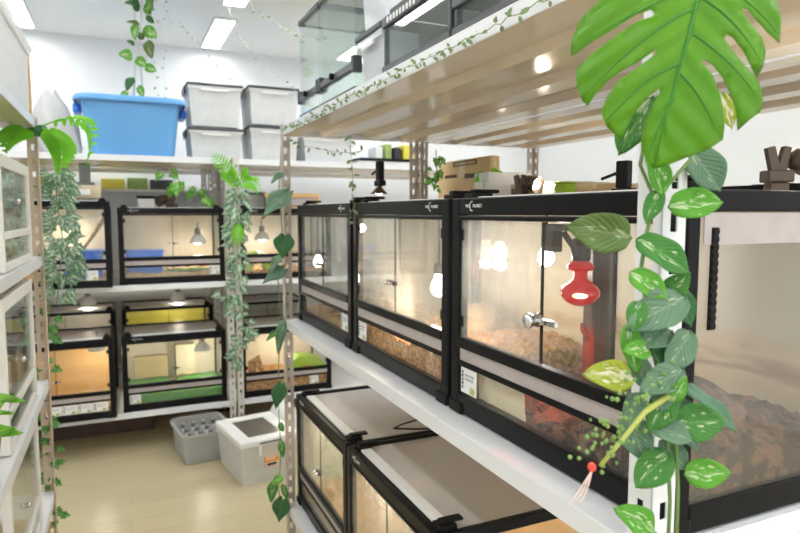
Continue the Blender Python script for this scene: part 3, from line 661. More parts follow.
dome_lamp('dome lamp lying on the rear-row lid behind the orange walled terrarium', (-.22,4.72,.237+.54), .02, 3.5)
dome_lamp('dome lamp standing on the rear-row lid behind the green turf terrarium', (.36,4.72,.237+.54), .02, 3.5)

# ------------------------------------------------------------------ clamp lamps and boxes standing on the terrarium tops
def clamp_lamp(label, c, rz, mat, lit=True, s=1.0, lift=0):
    t = thing('clamp_lamp', label, 'lamp', (c[0],c[1],c[2]+lift), rz); t.scale = (s,s,s)
    if lift: MB().box((-.02,-.015,-lift/s), (.02,.015,0)).build('foot', mat, t, bevel=.003)
    MB().box((-.028,-.02,0), (.028,.02,.026)).build('base', mat, t, bevel=.004)
    a = MB(); a.prism([(-.011,.02),(.011,.02),(.020,.075),(.004,.078)], (.006,-.008,0), (1,0,0), (0,0,1), (0,.016,0)); a.build('jaw', mat, t, bevel=.002)
    a = MB(); a.prism([(-.011,.02),(.011,.02),(-.006,.078),(-.024,.073)], (-.004,-.008,0), (1,0,0), (0,0,1), (0,.016,0)); a.build('jaw', mat, t, bevel=.002)
    MB().tube([(.008,0,.05),(.03,0,.055),(.045,0,.05)], .006, 8).build('arm', mat, t)
    ax = (.9,0,-.30)
    sh = MB().lathe([(.012,-.032),(.022,-.026),(.028,-.005),(.032,.03),(.031,.03),(.02,-.005)], 22, (.058,0,.044), ax).build('shade', mat, t, smooth=True)
    MB().lathe([(.001,.026),(.016,.024),(.02,.012),(.012,0)], 16, (.058,0,.044), ax).build('bulb', M['bulbw'] if lit else M['white'], t, smooth=True)
    return t
ZT = ZS+.443
p = P(772,176,Y=.70); clamp_lamp('bronze clamp lamp on the near end of the nearest terrarium lid', (p.x+.012,.70,ZT+.001), -YAW, M['bronze'], True, .78, .02)
def square_clip(label, loc, rz, refl=True, s=1.0):
    t = thing('clip_lamp', label, 'lamp', loc, rz); t.scale = (s,s,s)
    MB().box((-.012,-.03,0), (.012,.03,.020)).build('base', M['blackm'], t, bevel=.003)
    MB().box((-.011,-.016,.0205), (.011,.018,.088)).build('body', M['blackm'], t, bevel=.003)
    MB().tube([(0,.016,.06),(-.003,.04,.052),(-.006,.062,.045)], .004, 8).build('arm', M['blackm'], t)
    if refl:
        MB().tube([(0,.0,.0),(0,.01,-.01)], .008, 8).build('neck', M['bronze'], t)
        MB().lathe([(.012,0),(.028,-.018),(.032,-.022)], 18, (0,.01,-.006)).build('shade', M['bronze'], t, smooth=True)
        MB().lathe([(.02,-.01),(.02,-.02),(.001,-.026)], 16, (0,.01,-.006)).build('bulb', M['bulbw'], t, smooth=True)
square_clip('square black clip lamp standing above the middle right terrarium', P(380,186,X=.86), 0)
q = P(624,184,X=.86); square_clip('black clip lamp half hidden by the vine post on the nearest terrarium', (q.x,q.y,ZT+.001), .2, False, .75)
lamp('clamp_light_near', (p.x+.075,.70,ZT+.075), 1.0, (1,.9,.75), .022)
RZ = ZS+.443*1.07+.001
def carton(label, lo, hi, mat, name='cardboard_box', tape=True, marks=False):
    t = thing(name, label, 'box', ((lo[0]+hi[0])/2,(lo[1]+hi[1])/2,lo[2]))
    a, b, h = (hi[0]-lo[0])/2, (hi[1]-lo[1])/2, hi[2]-lo[2]
    MB().box((-a,-b,0), (a,b,h)).build('carton', mat, t, bevel=.003)
    if tape: MB().box((-a*.15,-b-.0006,h*.6), (a*.15,b+.0006,h+.0008)).box((-a-.0006,-b*.12,h*.55), (-a,b*.12,h+.0008)).build('tape', M['cartonp'], t)
    if marks:
        m = MB(); m.box((-a-.0009,-b*.55,h*.84), (-a,b*.35,h*.87)); m.box((-a-.0009,-b*.55,h*.93), (-a,b*.35,h*.96)); m.box((-a-.0009,-b*.55,h*.84), (-a,-b*.5,h*.96)); m.box((-a-.0009,b*.3,h*.84), (-a,b*.35,h*.96))
        m.box((-a-.0009,-b*.7,h*.50), (-a,-b*.1,h*.62)); m.box((-a-.0009,b*.2,h*.55), (-a,b*.7,h*.63)); m.build('printed_marks', M['woodd'], t)
    return t
c0 = P(438,197,X=1.3); c1 = P(490,152,X=1.3)
carton('tan cardboard box with dark printed frame standing on the rear rack terrariums', (1.30,c1.y,RZ), (1.345,c0.y,1.62), M['carton'], marks=True)
c0 = P(497,190,X=1.35); c1 = P(560,190,X=1.35)
carton('low pale box lying on the rear terrariums right of the tan box', (1.35,c1.y,RZ), (1.6,c0.y-.01,RZ+.045), M['cartonp'])
c0 = P(555,190,X=1.3)
t = thing('lime_box', 'small lime green box on the rear rack tanks above the nearest terrarium', 'box', (1.32,P(565,190,X=1.32).y,RZ)); MB().frustum((0,0),(.05,.055),0,(0,0),(.045,.05),.032).build('body', M['lime'], t, bevel=.004); MB().box((-.026,-.029,.0325), (.026,.029,.038)).build('lid', M['lime'], t, bevel=.002)
carton('low tan box right of the lime green box on the rear terrariums', (1.38,P(612,190,X=1.38).y,RZ), (1.6,P(578,190,X=1.38).y,RZ+.03), M['carton'])
clamp_lamp('bronze clamp lamp on the rear terrariums left of the lime green box', (1.30,P(520,186,X=1.30).y,RZ), -1.3, M['bronze'], True, .95)
q = P(520,186,X=1.30); lamp('clamp_light_rear', (1.33,q.y-.08,RZ+.06), 1.0, (1,.9,.75), .022)
q = P(380,190,X=.86); lamp('clip_light', (q.x,q.y+.01,q.z-.02), .5, (1,.9,.75), .015)
# white book-like boxes seen past the far end
c0 = P(398,196,X=1.32); c1 = P(383,175,X=1.32)
carton('white card box behind the square black clip lamp', (1.25,1.98,RZ), (1.45,2.08,RZ+.09), M['card'], name='white_box', tape=False)

# ------------------------------------------------------------------ cable on the low terrariums
t = thing('power_cable', 'black cable lying over the lids of the two low terrariums', 'cable', (.85,1.8,.70))
MB().tube([Vector(p)-Vector((.85,1.8,.70)) for p in ((.80,1.83,.690),(.84,1.85,.692),(.92,1.88,.69),(1.02,1.93,.69),(1.10,2.0,.688))], .003, 8).build('wire', M['black'], t)
MB().tube([Vector(p)-Vector((.85,1.8,.70)) for p in ((.80,1.83,.690),(.86,1.79,.692),(.95,1.76,.692),(1.05,1.76,.69))], .003, 8).build('wire', M['black'], t)

# ------------------------------------------------------------------ top of the right rack: glass tanks and plastic boxes
ZU = 1.730
def small_tank(label, loc, W, D, H, rz=-PI/2):
    """frameless glass cube with a dark vent bar at the front and a dark lid edge"""
    t = thing('glass_tank', label, 'glass tank', loc, rz)
    th = .005
    for nm, lo, hi in (('front_pane',(0,0,.085),(W,th,H)),('lower_pane',(0,0,.018),(W,th,.062)),('end_pane',(0,th,.018),(th,D-th,H)),('end_pane',(W-th,th,.018),(W,D-th,H)),('back_pane',(0,D-th,.018),(W,D,H))):
        MB().box(lo, hi).build(nm, M['greenglass'], t)
    f = MB(); f.box((-.004,-.004,0), (W+.004,.02,.0175)); f.box((-.004,.02,0), (.016,D,.0175)); f.box((W-.016,.02,0), (W+.004,D,.0175)); f.build('base_frame', M['dgrey'], t, bevel=.003)
    MB().box((-.004,-.006,.0625), (W+.004,.012,.0845)).build('vent_bar', M['dgrey'], t, bevel=.003)
    for x in (-.007, W-.011): MB().box((x,-.009,.055), (x+.018,.02,.10)).build('hinge_block', M['dgrey'], t, bevel=.003)
    MB().lathe([(.010,0),(.010,.010),(.006,.012)], 14, (W*.45,-.006,.075), (0,-1,0)).build('lock', M['black'], t, smooth=True)
    g = MB(); g.box((-.004,-.004,H), (W+.004,.014,H+.018)); g.box((-.004,D-.014,H), (W+.004,D+.004,H+.018)); g.box((-.004,.014,H), (.014,D-.014,H+.018)); g.box((W-.014,.014,H), (W+.004,D-.014,H+.018)); g.build('lid_frame', M['dgrey'], t, bevel=.003)
    MB().box((.0145,.0145,H+.004), (W-.0145,D-.0145,H+.008)).build('lid_screen', M['mesh'], t)
    return t
def ytop(x, X=.60): return P(x, 60, X=X).y
small_tank('narrow glass tank at the very far end of the rack top', (.60,2.20,ZU), .225, .24, .325)
small_tank('wider glass tank second from the far end of the rack top', (.60,1.95,ZU), .315, .24, .325)
def lid_bin(name, label, loc, W, D, H, rz=0, body='frost', lidm='dgrey', cat='storage bin', taper=.92, group=None, handles=True):
    t = thing(name, label, cat, loc, rz, group); th = .003
    vs = []; fs = []
    b = MB().frustum((W/2,D/2),(W*taper,D*taper),0,(W/2,D/2),(W,D),H); b.f = [f for i, f in enumerate(b.f) if i != 1]; b.mi = b.mi[:len(b.f)]
    b.build('body', M[body], t, solid=th)
    MB().box((-.008,-.008,H-.016), (W+.008,-.0035,H)).box((-.008,D+.0035,H-.016), (W+.008,D+.008,H)).box((-.008,-.0035,H-.016), (-.0035,D+.0035,H)).box((W+.0035,-.0035,H-.016), (W+.008,D+.0035,H)).build('rim', M[body], t)
    l = MB().box((-.014,-.014,H+.001), (W+.014,D+.014,H+.016)).box((.03,.03,H+.016), (W-.03,D-.03,H+.026)).build('lid', M[lidm], t, bevel=.004)
    if handles:
        for x in (-.02, W+.012): MB().box((x,D*.3,H-.035), (x+.008,D*.7,H+.012)).build('side_clip', M[lidm], l, bevel=.002)
        MB().box((W*.22,-.0145,H-.030), (W*.78,-.0085,H-.018)).build('handle', M['white'], t, bevel=.002)
    return t
lid_bin('storage_box', 'translucent box with grey lid on the rack top beside the wider square glass tank', (.61,1.612,ZU), .155, .30, .125, -PI/2, 'clearp')
lid_bin('storage_box', 'topmost translucent box stacked on the grey lidded box of the rack top', (.61,1.612,ZU+.153), .155, .30, .20, -PI/2, 'clearp')
def flat_tank(label, loc, W, D, H, slots=True):
    t = thing('glass_tank', label, 'glass tank', loc, -PI/2); th = .005
    f = MB(); pw = .012
    for x in (0, W-pw):
        for y in (0, D-pw): f.box((x,y,.026), (x+pw,y+pw,H-.026))
    f.box((-.004,-.004,0), (W+.004,.016,.025)); f.box((-.004,D-.012,0), (W+.004,D,.025)); f.box((-.004,.016,0), (.012,D-.012,.025)); f.box((W-.012,.016,0), (W+.004,D-.012,.025))
    f.box((-.004,-.004,H-.025), (W+.004,.016,H)); f.box((-.004,D-.012,H-.025), (W+.004,D,H)); f.box((-.004,.016,H-.025), (.012,D-.012,H)); f.box((W-.012,.016,H-.025), (W+.004,D-.012,H))
    f.build('frame', M['dgrey'], t, bevel=.003)
    for nm, lo, hi in (('front_pane',(pw,.003,.026),(W-pw,.007,H-.026)),('back_pane',(pw,D-.008,.026),(W-pw,D-.004,H-.026)),('end_pane',(.003,pw,.026),(.007,D-pw,H-.026)),('end_pane',(W-.007,pw,.026),(W-.003,D-pw,H-.026))):
        MB().box(lo, hi).build(nm, M['greenglass'], t)
    MB().box((.01,.01,H+.001), (W-.01,D-.01,H+.02)).build('lid', M['dgrey'], t, bevel=.004)
    if slots:
        m = MB()
        for i in range(9): m.box((.03+i*.018,-.0052,H-.019), (.040+i*.018,-.004,H-.006))
        m.build('slot_light', M['white'], t)  # light coming through the slots, painted as white bars
        MB().lathe([(.014,0),(.014,.006),(.006,.009)], 16, (.225,-.004,H-.008), (0,-1,0)).build('lock', M['black'], t, smooth=True)
    return t
flat_tank('wide glass tank with slotted grey lid edge on the rack top', (.60,1.43,ZU), .335, .30, .14)
flat_tank('second wide glass tank nearest the camera on the rack top', (.60,1.08,ZU), .36, .30, .085, False)
hide('green hide inside the gap of the nearest tank on the rack top', (.70,1.02,ZU+.003), M['turf'], .5, .035)
lid_bin('storage_box', 'dark lidded low box on the nearest glass tank of the rack top', (.61,1.06,ZU+.108), .32, .28, .12, -PI/2, 'clearp', handles=False)

# ------------------------------------------------------------------ top of the back rack
def tub_shell(mb, c, prof):
    """rounded rectangular shell through rings (half width, half depth, corner radius, z)"""
    n = 6; rings = []
    for a, b, r, z in prof:
        ring = []
        for (sx, sy, a0) in ((1,1,0),(-1,1,PI/2),(-1,-1,PI),(1,-1,3*PI/2)):
            for i in range(n+1):
                an = a0+PI/2*i/n; ring.append((c[0]+sx*(a-r)+r*math.cos(an), c[1]+sy*(b-r)+r*math.sin(an), c[2]+z))
        rings.append(ring)
    m = len(rings[0]); vs = [p for r in rings for p in r]; fs = []
    for i in range(len(rings)-1):
        for j in range(m): fs.append((i*m+j, i*m+(j+1)%m, (i+1)*m+(j+1)%m, (i+1)*m+j))
    fs.append(tuple(range(m))[::-1]); return mb.add(vs, fs)
a = P(88,153,Y=3.9); b = P(172,155,Y=3.9); a1 = P(75,98,Y=3.9); b1 = P(186,106,Y=3.9)
bx = (a.x+b.x)/2+.012; hw0 = (b.x-a.x)/2; hw1 = (b1.x-a1.x)/2+.006; hz = (a1.z+b1.z)/2-ZU+.03
t = thing('washing_tub', 'large sky blue plastic washing tub on top of the back rack', 'tub', (bx,4.12,ZU))
mb = MB(); tub_shell(mb, (0,0,0), [(hw0,.19,.05,0),(hw0+.006,.196,.055,.01),(hw1-.035,.232,.07,hz-.03),(hw1-.03,.236,.07,hz-.006)]); mb.build('basin', M['blue'], t, smooth=True, solid=.004)
mb = MB(); R = [(hw1-.028,.238,.07,hz-.004),(hw1-.012,.252,.08,hz),(hw1,.262,.085,hz-.006),(hw1+.004,.266,.085,hz-.03),(hw1-.002,.26,.085,hz-.034)]; tub_shell(mb, (0,0,0), R); mb.f.pop(); mb.mi.pop(); mb.build('rim', M['blue'], t, smooth=True, solid=.003)
for s in (-1, 1): MB().box((s*hw1-.025 if s > 0 else s*hw1-.012,-.09,hz-.085), (s*hw1+.012 if s > 0 else s*hw1+.025,.09,hz-.0345)).build('handle', M['dblue'], t, bevel=.01)
def back_bin(label, x0, x1, y0p, y1p, Y, low):
    pass
def bb(label, px0, px1, z0, H, Y=3.93, D=.34):
    l = P(px0,120,Y=Y).x+.016; r = P(px1,120,Y=Y).x-.016
    return lid_bin('storage_bin', label, (l,Y,z0), r-l, D, H, 0, 'frostc', 'dgrey', group='white bins on the back rack')
hA = 1.4+(213-128)/620*3.75-ZU
bb('lower white bin of the stack right beside the blue tub', 187, 244, ZU, .165)
bb('upper white bin of the stack right beside the blue tub', 187, 244, ZU+.193, .235)
bb('lower white bin of the second stack, at the far post of the right rack', 248, 300, ZU, .195)
bb('upper white bin of the second stack, at the far post of the right rack', 248, 300, ZU+.223, .215)
lid_bin('storage_bin', 'wide low white bin on the back rack past the far post', (1.10,3.95,ZU), .34, .4, .15, 0, 'frost', 'white', handles=False)
lid_bin('storage_bin', 'long low bin with dark lid on the back rack behind the black clip lamp', (P(358,163,Y=3.95).x,3.95,ZU), .5, .4, .02, 0, 'frost', 'black', handles=False)
rr = random.Random(5)
for i in range(5):
    cx = P(376,160,Y=4.05).x+i*.07; tag(MB().box((cx,4.05,ZU+.05), (cx+.05,4.2,ZU+.13+.02*(i%2))).build('small_carton', M[('card','greenp','ink','yellow','carton')[i]], bevel=.003), '%s small carton in the row on the dark lidded bin at the back' % ('white','green','black','yellow','tan')[i], 'carton', 'small cartons at the back')
# white plastic bag
bc = P(60,152,Y=4.05)
mb = MB(); tub_shell(mb, (0,0,0), [(.11,.10,.05,0),(.125,.12,.08,.05),(.11,.10,.08,.16),(.08,.06,.05,.26),(.04,.03,.028,.33),(.025,.012,.010,.36)])
for v in mb.v: v.x += v.z*-.12+.012*math.sin(v.y*60+v.z*40); v.y += .012*math.sin(v.x*50+v.z*30)
tag(mb.build('plastic_bag', M['frostg'], smooth=True), 'grey white plastic bag slumped on the back rack left of the blue tub', 'bag').location = (bc.x,4.05,ZU+.001)

# ------------------------------------------------------------------ back rack middle level, behind and on the tanks
t = thing('wall_shelf', 'thin white wall shelf at the back holding yellow and green cartons', 'shelf', (.0,5.08,1.555)); MB().box((-.9,-.02,0), (.75,.165,.022)).build('board', M['white'], t); 
for x in (-.6, .5): MB().box((x,.02,-.06), (x+.02,.165,-.0005)).build('bracket', M['white'], t)
for i, (x, w, mt, lab) in enumerate(((-.62,.14,'greenp','green carton at the left'),(-.42,.12,'yellow','small yellow carton'),(-.12,.16,'yellow','bright yellow carton in the middle'),(.06,.14,'greenp','patterned green carton'),(.22,.16,'dgrey','dark carton at the right'))):
    tag(MB().box((x,5.10,1.578), (x+w,5.22,1.578+.075+.01*(i%2))).build('small_carton', M[mt], bevel=.003), lab+' end of the thin wall shelf' if i in (0,4) else lab+' on the thin wall shelf', 'carton', 'cartons on the wall shelf')
def lidded_cup(label, c, w, h, mat='frost', lid='black'):
    t = thing('food_container', label, 'container', c)
    MB().frustum((0,0),(w*.85,w*.7),0,(0,0),(w,w*.8),h).build('body', M[mat], t, bevel=.006); MB().frustum((0,0),(w*1.06,w*.86),h+.0005,(0,0),(w*1.04,w*.84),h+.018).build('lid', M[lid], t, bevel=.004); return t
lidded_cup('small clear container with black lid on the terrarium below the blue tub', (P(146,207,Y=4.1).x,4.1,ZS+.444), .10, .055)
lidded_cup('clear container with dark lid on the terrarium between the ivy and the far post', (P(251,210,Y=4.1).x,4.1,ZS+.444), .16, .085, 'frostg', 'dgrey')
clamp_lamp('bronze clamp lamp on the terrarium below the blue tub', (P(172,208,Y=4.1).x,4.1,ZS+.444), 2.6, M['bronze'], True, 1.1)
t = thing('wood_frame_box', 'orange wood framed screen box on the back terrarium beyond the far post', 'box', (1.02,4.12,ZS+.464))
MB().box((-.15,-.13,-.02), (.15,.13,-.0005)).build('foot_board', M['wood'], t)
MB().box((-.17,-.15,0), (.17,.15,.05)).build('screen_body', M['vent'], t)
mb = MB(); mb.box((-.18,-.16,.051), (.18,-.135,.075)); mb.box((-.18,.135,.051), (.18,.16,.075)); mb.box((-.18,-.135,.051), (-.155,.135,.075)); mb.box((.155,-.135,.051), (.18,.135,.075)); mb.box((.16,-.158,0), (.178,-.1505,.051)); mb.build('wood_frame', M['wood'], t)
t = thing('white_crate', 'pale cardboard tray on the left back terrarium behind the ivy', 'tray', (-.22,4.1,ZS+.497)); MB().frustum((0,0),(.24,.2),0,(0,0),(.26,.22),.075).build('tray', M['cartonp'], t, bevel=.004); MB().box((-.07,-.135,.02), (.07,-.1205,.05)).build('paper_slip', M['card'], t)
t = thing('camera_stand', 'grey metal pole stand on the tray at the left back', 'stand', (-.18,4.1,ZS+.574)); MB().box((-.05,-.03,0), (.05,.03,.02)).build('base', M['greyst'], t, bevel=.003); MB().box((-.03,-.02,.0205), (.03,.02,.13)).build('body', M['greyst'], t, bevel=.004)

# ------------------------------------------------------------------ left rack: white cages and a bin
def white_cage(label, loc, W, D, H):
    """front at local y=0 facing -y; white plastic frame, clear doors, low front panel"""
    t = thing('white_cage', label, 'cage', loc, PI/2); f = MB(); p = .022
    for x in (0, W-p):
        for y in (0, D-p): f.box((x,y,0), (x+p,y+p,H))
    f.box((p,0,H-.035), (W-p,p,H)); f.box((p,0,0), (W-p,p,.022)); f.box((p,0,.085), (W-p,p*.8,.105))
    f.box((p,D-p,H-.03), (W-p,D,H)); f.box((p,D-p,0), (W-p,D,.03)); 
    for x in (0, W-p): f.box((x,p,H-.03), (x+p,D-p,H)); f.box((x,p,0), (x+p,D-p,.03))
    f.build('frame', M['cagew'], t, bevel=.002)
    for x0 in (p, W/2+.001):
        d = MB().box((x0+.0005,.006,.106), (x0+W/2-p-.0015,.010,H-.036)).build('door', M['glass'], t)
    l = MB().lathe([(.008,0),(.009,.008),(.006,.012)], 12, (W/2,.005,.19), (0,-1,0)).build('lock', M['chrome'], t, smooth=True)
    MB().box((p+.0005,.006,.0225), (W-p-.0005,.010,.0845)).build('front_pane', M['glass'], t)
    for x0 in (.006, W-.011): MB().box((x0,p+.0005,.0305), (x0+.005,D-p-.0005,H-.0305)).build('end_pane', M['glass'], t)
    MB().box((p,D-.012,.0305), (W-p,D-.008,H-.0305)).build('back_panel', M['beige'], t)
    MB().box((.012,p+.01,H-.008), (W-.012,D-.012,H-.004)).build('screen_lid', M['mesh'], t)
    MB().box((p,p,.004), (W-p,D-p,.010)).build('floor_panel', M['cagew'], t)
    return t
XC = -.275
for y0, tail in ((1.99,'by the left post'),):
    white_cage('white framed cage on the upper shelf of the left rack', (XC,1.87,1.245), .56, .40, .31)
    white_cage('white framed cage on the middle shelf of the left rack below the first', (XC,1.81,.782), .56, .40, .40)
    white_cage('white framed cage on the low shelf of the left rack', (XC,1.77,.352), .57, .40, .385)
def lbed(label, z, mat, seed): return bedding(label, (XC-.37,1.90,z+.0105), (XC-.03,2.30,z+.045), mat, seed=seed, amp=.01)
lbed('sandy bedding in the upper white cage', 1.245, M['barkl'], 51); lbed('mossy bedding in the middle white cage', .782, M['turf'], 52); lbed('sandy bedding in the low white cage', .352, M['barkl'], 53)
lump('rock', 'grey green stone inside the upper white cage at the left', 'rock', (XC-.14,2.2,1.245+.08), (.07,.09,.04), M['greyb'], 61)
lump('rock', 'pale stone inside the middle white cage at the left', 'rock', (XC-.14,2.2,.782+.08), (.07,.09,.05), M['greyb'], 62)
lid_bin('storage_bin', 'white translucent bin on top of the left rack', (-.272,1.90,1.737), .62, .30, .215, PI/2, 'frost', 'frost', taper=.98, handles=False)
t = thing('black_clip_box', 'black box lying on the lid of the bin on the left rack', 'box', (-.35,2.30,1.737+.243)); MB().box((-.06,-.12,0), (.06,.12,.02)).build('body', M['blackm'], t, bevel=.004); MB().box((-.05,-.10,.0205), (.05,.10,.026)).build('lid', M['dgrey'], t, bevel=.002)
t = thing('folded_cloth', 'pale blue folded sheet inside the bin on the left rack', 'cloth', (-.287,2.38,1.745)); MB().box((-.012,-.11,0), (0,.10,.15)).box((-.03,-.10,0), (-.0125,.09,.13)).build('sheet', pm('pale blue sheet', (.50,.64,.85), None, 5, .7), t, bevel=.004)
tag(MB().box((-.285,2.556,1.737), (-.27,2.566,1.96)).build('wooden_strip', M['wood'], bevel=.001), 'thin wooden strip standing behind the bin on the left rack', 'strip')

# ------------------------------------------------------------------ floor: two bins and small things
g0 = P(243,487,Z=0); 
fc = thing('reptile_carrier', 'white lidded carrier with dark lid window on the floor', 'carrier', (g0.x-.005,g0.y-.02,0), .16)
W, D, H = .30, .40, .205
mb = MB(); mb.frustum((W/2-.0,D/2),(W*.92,D*.92),0,(W/2,D/2),(W,D),H); mb.f = [f for i, f in enumerate(mb.f) if i != 1]; mb.mi = mb.mi[:len(mb.f)]; mb.build('body', frosted('clear carrier plastic', (.92,.91,.88), .22), fc, solid=.003)
mb = MB(); mb.box((-.012,-.012,H), (W+.012,.06,H+.035)); mb.box((-.012,D-.06,H), (W+.012,D+.012,H+.035)); mb.box((-.012,.06,H), (.06,D-.06,H+.035)); mb.box((W-.06,.06,H), (W+.012,D-.06,H+.035)); l = mb.build('lid', M['white'], fc, bevel=.008)
MB().box((.0605,.0605,H+.02), (W-.0605,D-.0605,H+.030)).build('lid_window', pm('smoky lid plastic', (.10,.095,.085), None, 6, .2), l)
MB().box((W*.30,-.0135,H+.012), (W*.70,-.0125,H+.02)).build('grip_slot', M['dgrey'], l)
for x in (.28, .66): MB().box((W*x,-.0145,H-.05), (W*(x+.06),-.0035,H)).build('latch', M['white'], fc)
s = MB().box((W*.40,.0065,.075), (W*.66,.0075,.165)).build('sticker', M['orange'], fc); s.rotation_euler = (-.06,0,0); s.location = (0,-.010,.008)
mb = MB(); 
for i in range(4): mb.box((W*.43,.0058,.145-i*.011), (W*(.63-.03*(i%2)),.0066,.149-i*.011))
mb.box((W*.42,.0058,.078), (W*.64,.0066,.098)); mb.build('sticker_print', M['white'], s)
mb = MB(); mb.box((W*.44,.0052,.081), (W*.62,.0058,.095)); mb.build('sticker_print', M['ink'], s)
bedding('pale bedding on the floor of the white carrier', (g0.x+.015,g0.y+.075,.006), (g0.x+.20,g0.y+.30,.07), M['greyb'], seed=71)
g1 = P(180,464,Z=0)
ob = thing('open_bin', 'open grey translucent bin full of bottles under the back rack', 'storage bin', (g1.x+.02,g1.y-.06,0), .12)
W, D, H = .27, .34, .17
mb = MB(); tub_shell(mb, (W/2,D/2,0), [(W*.44,D*.44,.03,0),(W*.46,D*.46,.03,.01),(W*.5,D*.5,.035,H)]); mb.build('body', M['frostg'], ob, smooth=False, solid=.003)
mb = MB(); tub_shell(mb, (W/2,D/2,0), [(W*.5+.002,D*.5+.002,.035,H+.001),(W*.5+.012,D*.5+.012,.04,H+.003),(W*.5+.013,D*.5+.013,.04,H-.012)]); mb.f.pop(); mb.mi.pop(); mb.build('rim', M['frostg'], ob, solid=.002)
bot0 = None
for i in range(12):
    lx, ly = .045+(i%4)*.058, .06+(i//4)*.085
    p = Matrix.Rotation(.12, 4, 'Z') @ Vector((lx, ly, 0)); loc = (ob.location.x+p.x, ob.location.y+p.y, .006)
    lab = 'grey capped bottle in the open floor bin, %s of the %s row' % (('first','second','third','last')[i%4], ('front','middle','back')[i//4])
    if bot0 is None:
        bot0 = thing('bottle', lab, 'bottle', loc, 0, 'bottles in the open bin')
        MB().lathe([(.024,0),(.025,.01),(.025,.12),(.012,.14)], 14).build('body', M['frostg'], bot0, smooth=True); MB().lathe([(.013,.141),(.013,.165),(.010,.168)], 14).build('cap', M['greyst'], bot0, smooth=True)
    else: dup(bot0, lab, loc)
jb = P(283,400,Y=3.62); t = thing('white_jug', 'white plastic jug behind the carrier and the far post', 'jug', (jb.x,jb.y,0))
MB().lathe([(.08,0),(.085,.02),(.085,.20),(.06,.25),(.03,.27),(.03,.30)], 22).build('body', M['white'], t, smooth=True); MB().tube([(-.075,0,.21),(-.12,0,.19),(-.125,0,.10),(-.084,0,.07)], .010, 8).build('handle', M['white'], t, smooth=True); MB().lathe([(.033,.301),(.033,.325)], 16).build('cap', M['greyst'], t)
carton('flat dark brown crate on the floor under the back rack', (-.45,4.25,0), (.15,4.5,.09), M['woodd'], name='oblong', tape=False)  # low dark brown shape beneath the bottom shelf

# ------------------------------------------------------------------ plants
def vec(p): return Vector(p)
def towards(p): return (CAM-Vector(p)).normalized()
def make_vine(label, cat, stems, name='artificial_vine', stemm='stem', sr=.003):
    t = thing(name, label, cat, stems[0][0])
    base = Vector(stems[0][0])
    mb = MB()
    for st in stems: mb.tube([vec(p)-base for p in st], sr, 6)
    mb.build('stem', M[stemm], t, smooth=True)
    return t
def leaf_part(t, base, tip, nrm, w, mat, shape='ovate', fold=.2, droop=.1, name='leaf', wave=1):
    o = Vector(t.location)
    b = Vector(base)-o; e = Vector(tip)-o
    mb = MB(); mb.leaf((0,0,0), e-b, nrm, w, shape, fold, droop, nu=5, nv=14, wave=wave)
    ob = mb.build(name, M[mat], t, smooth=True, solid=.0006); ob.location = b; return ob
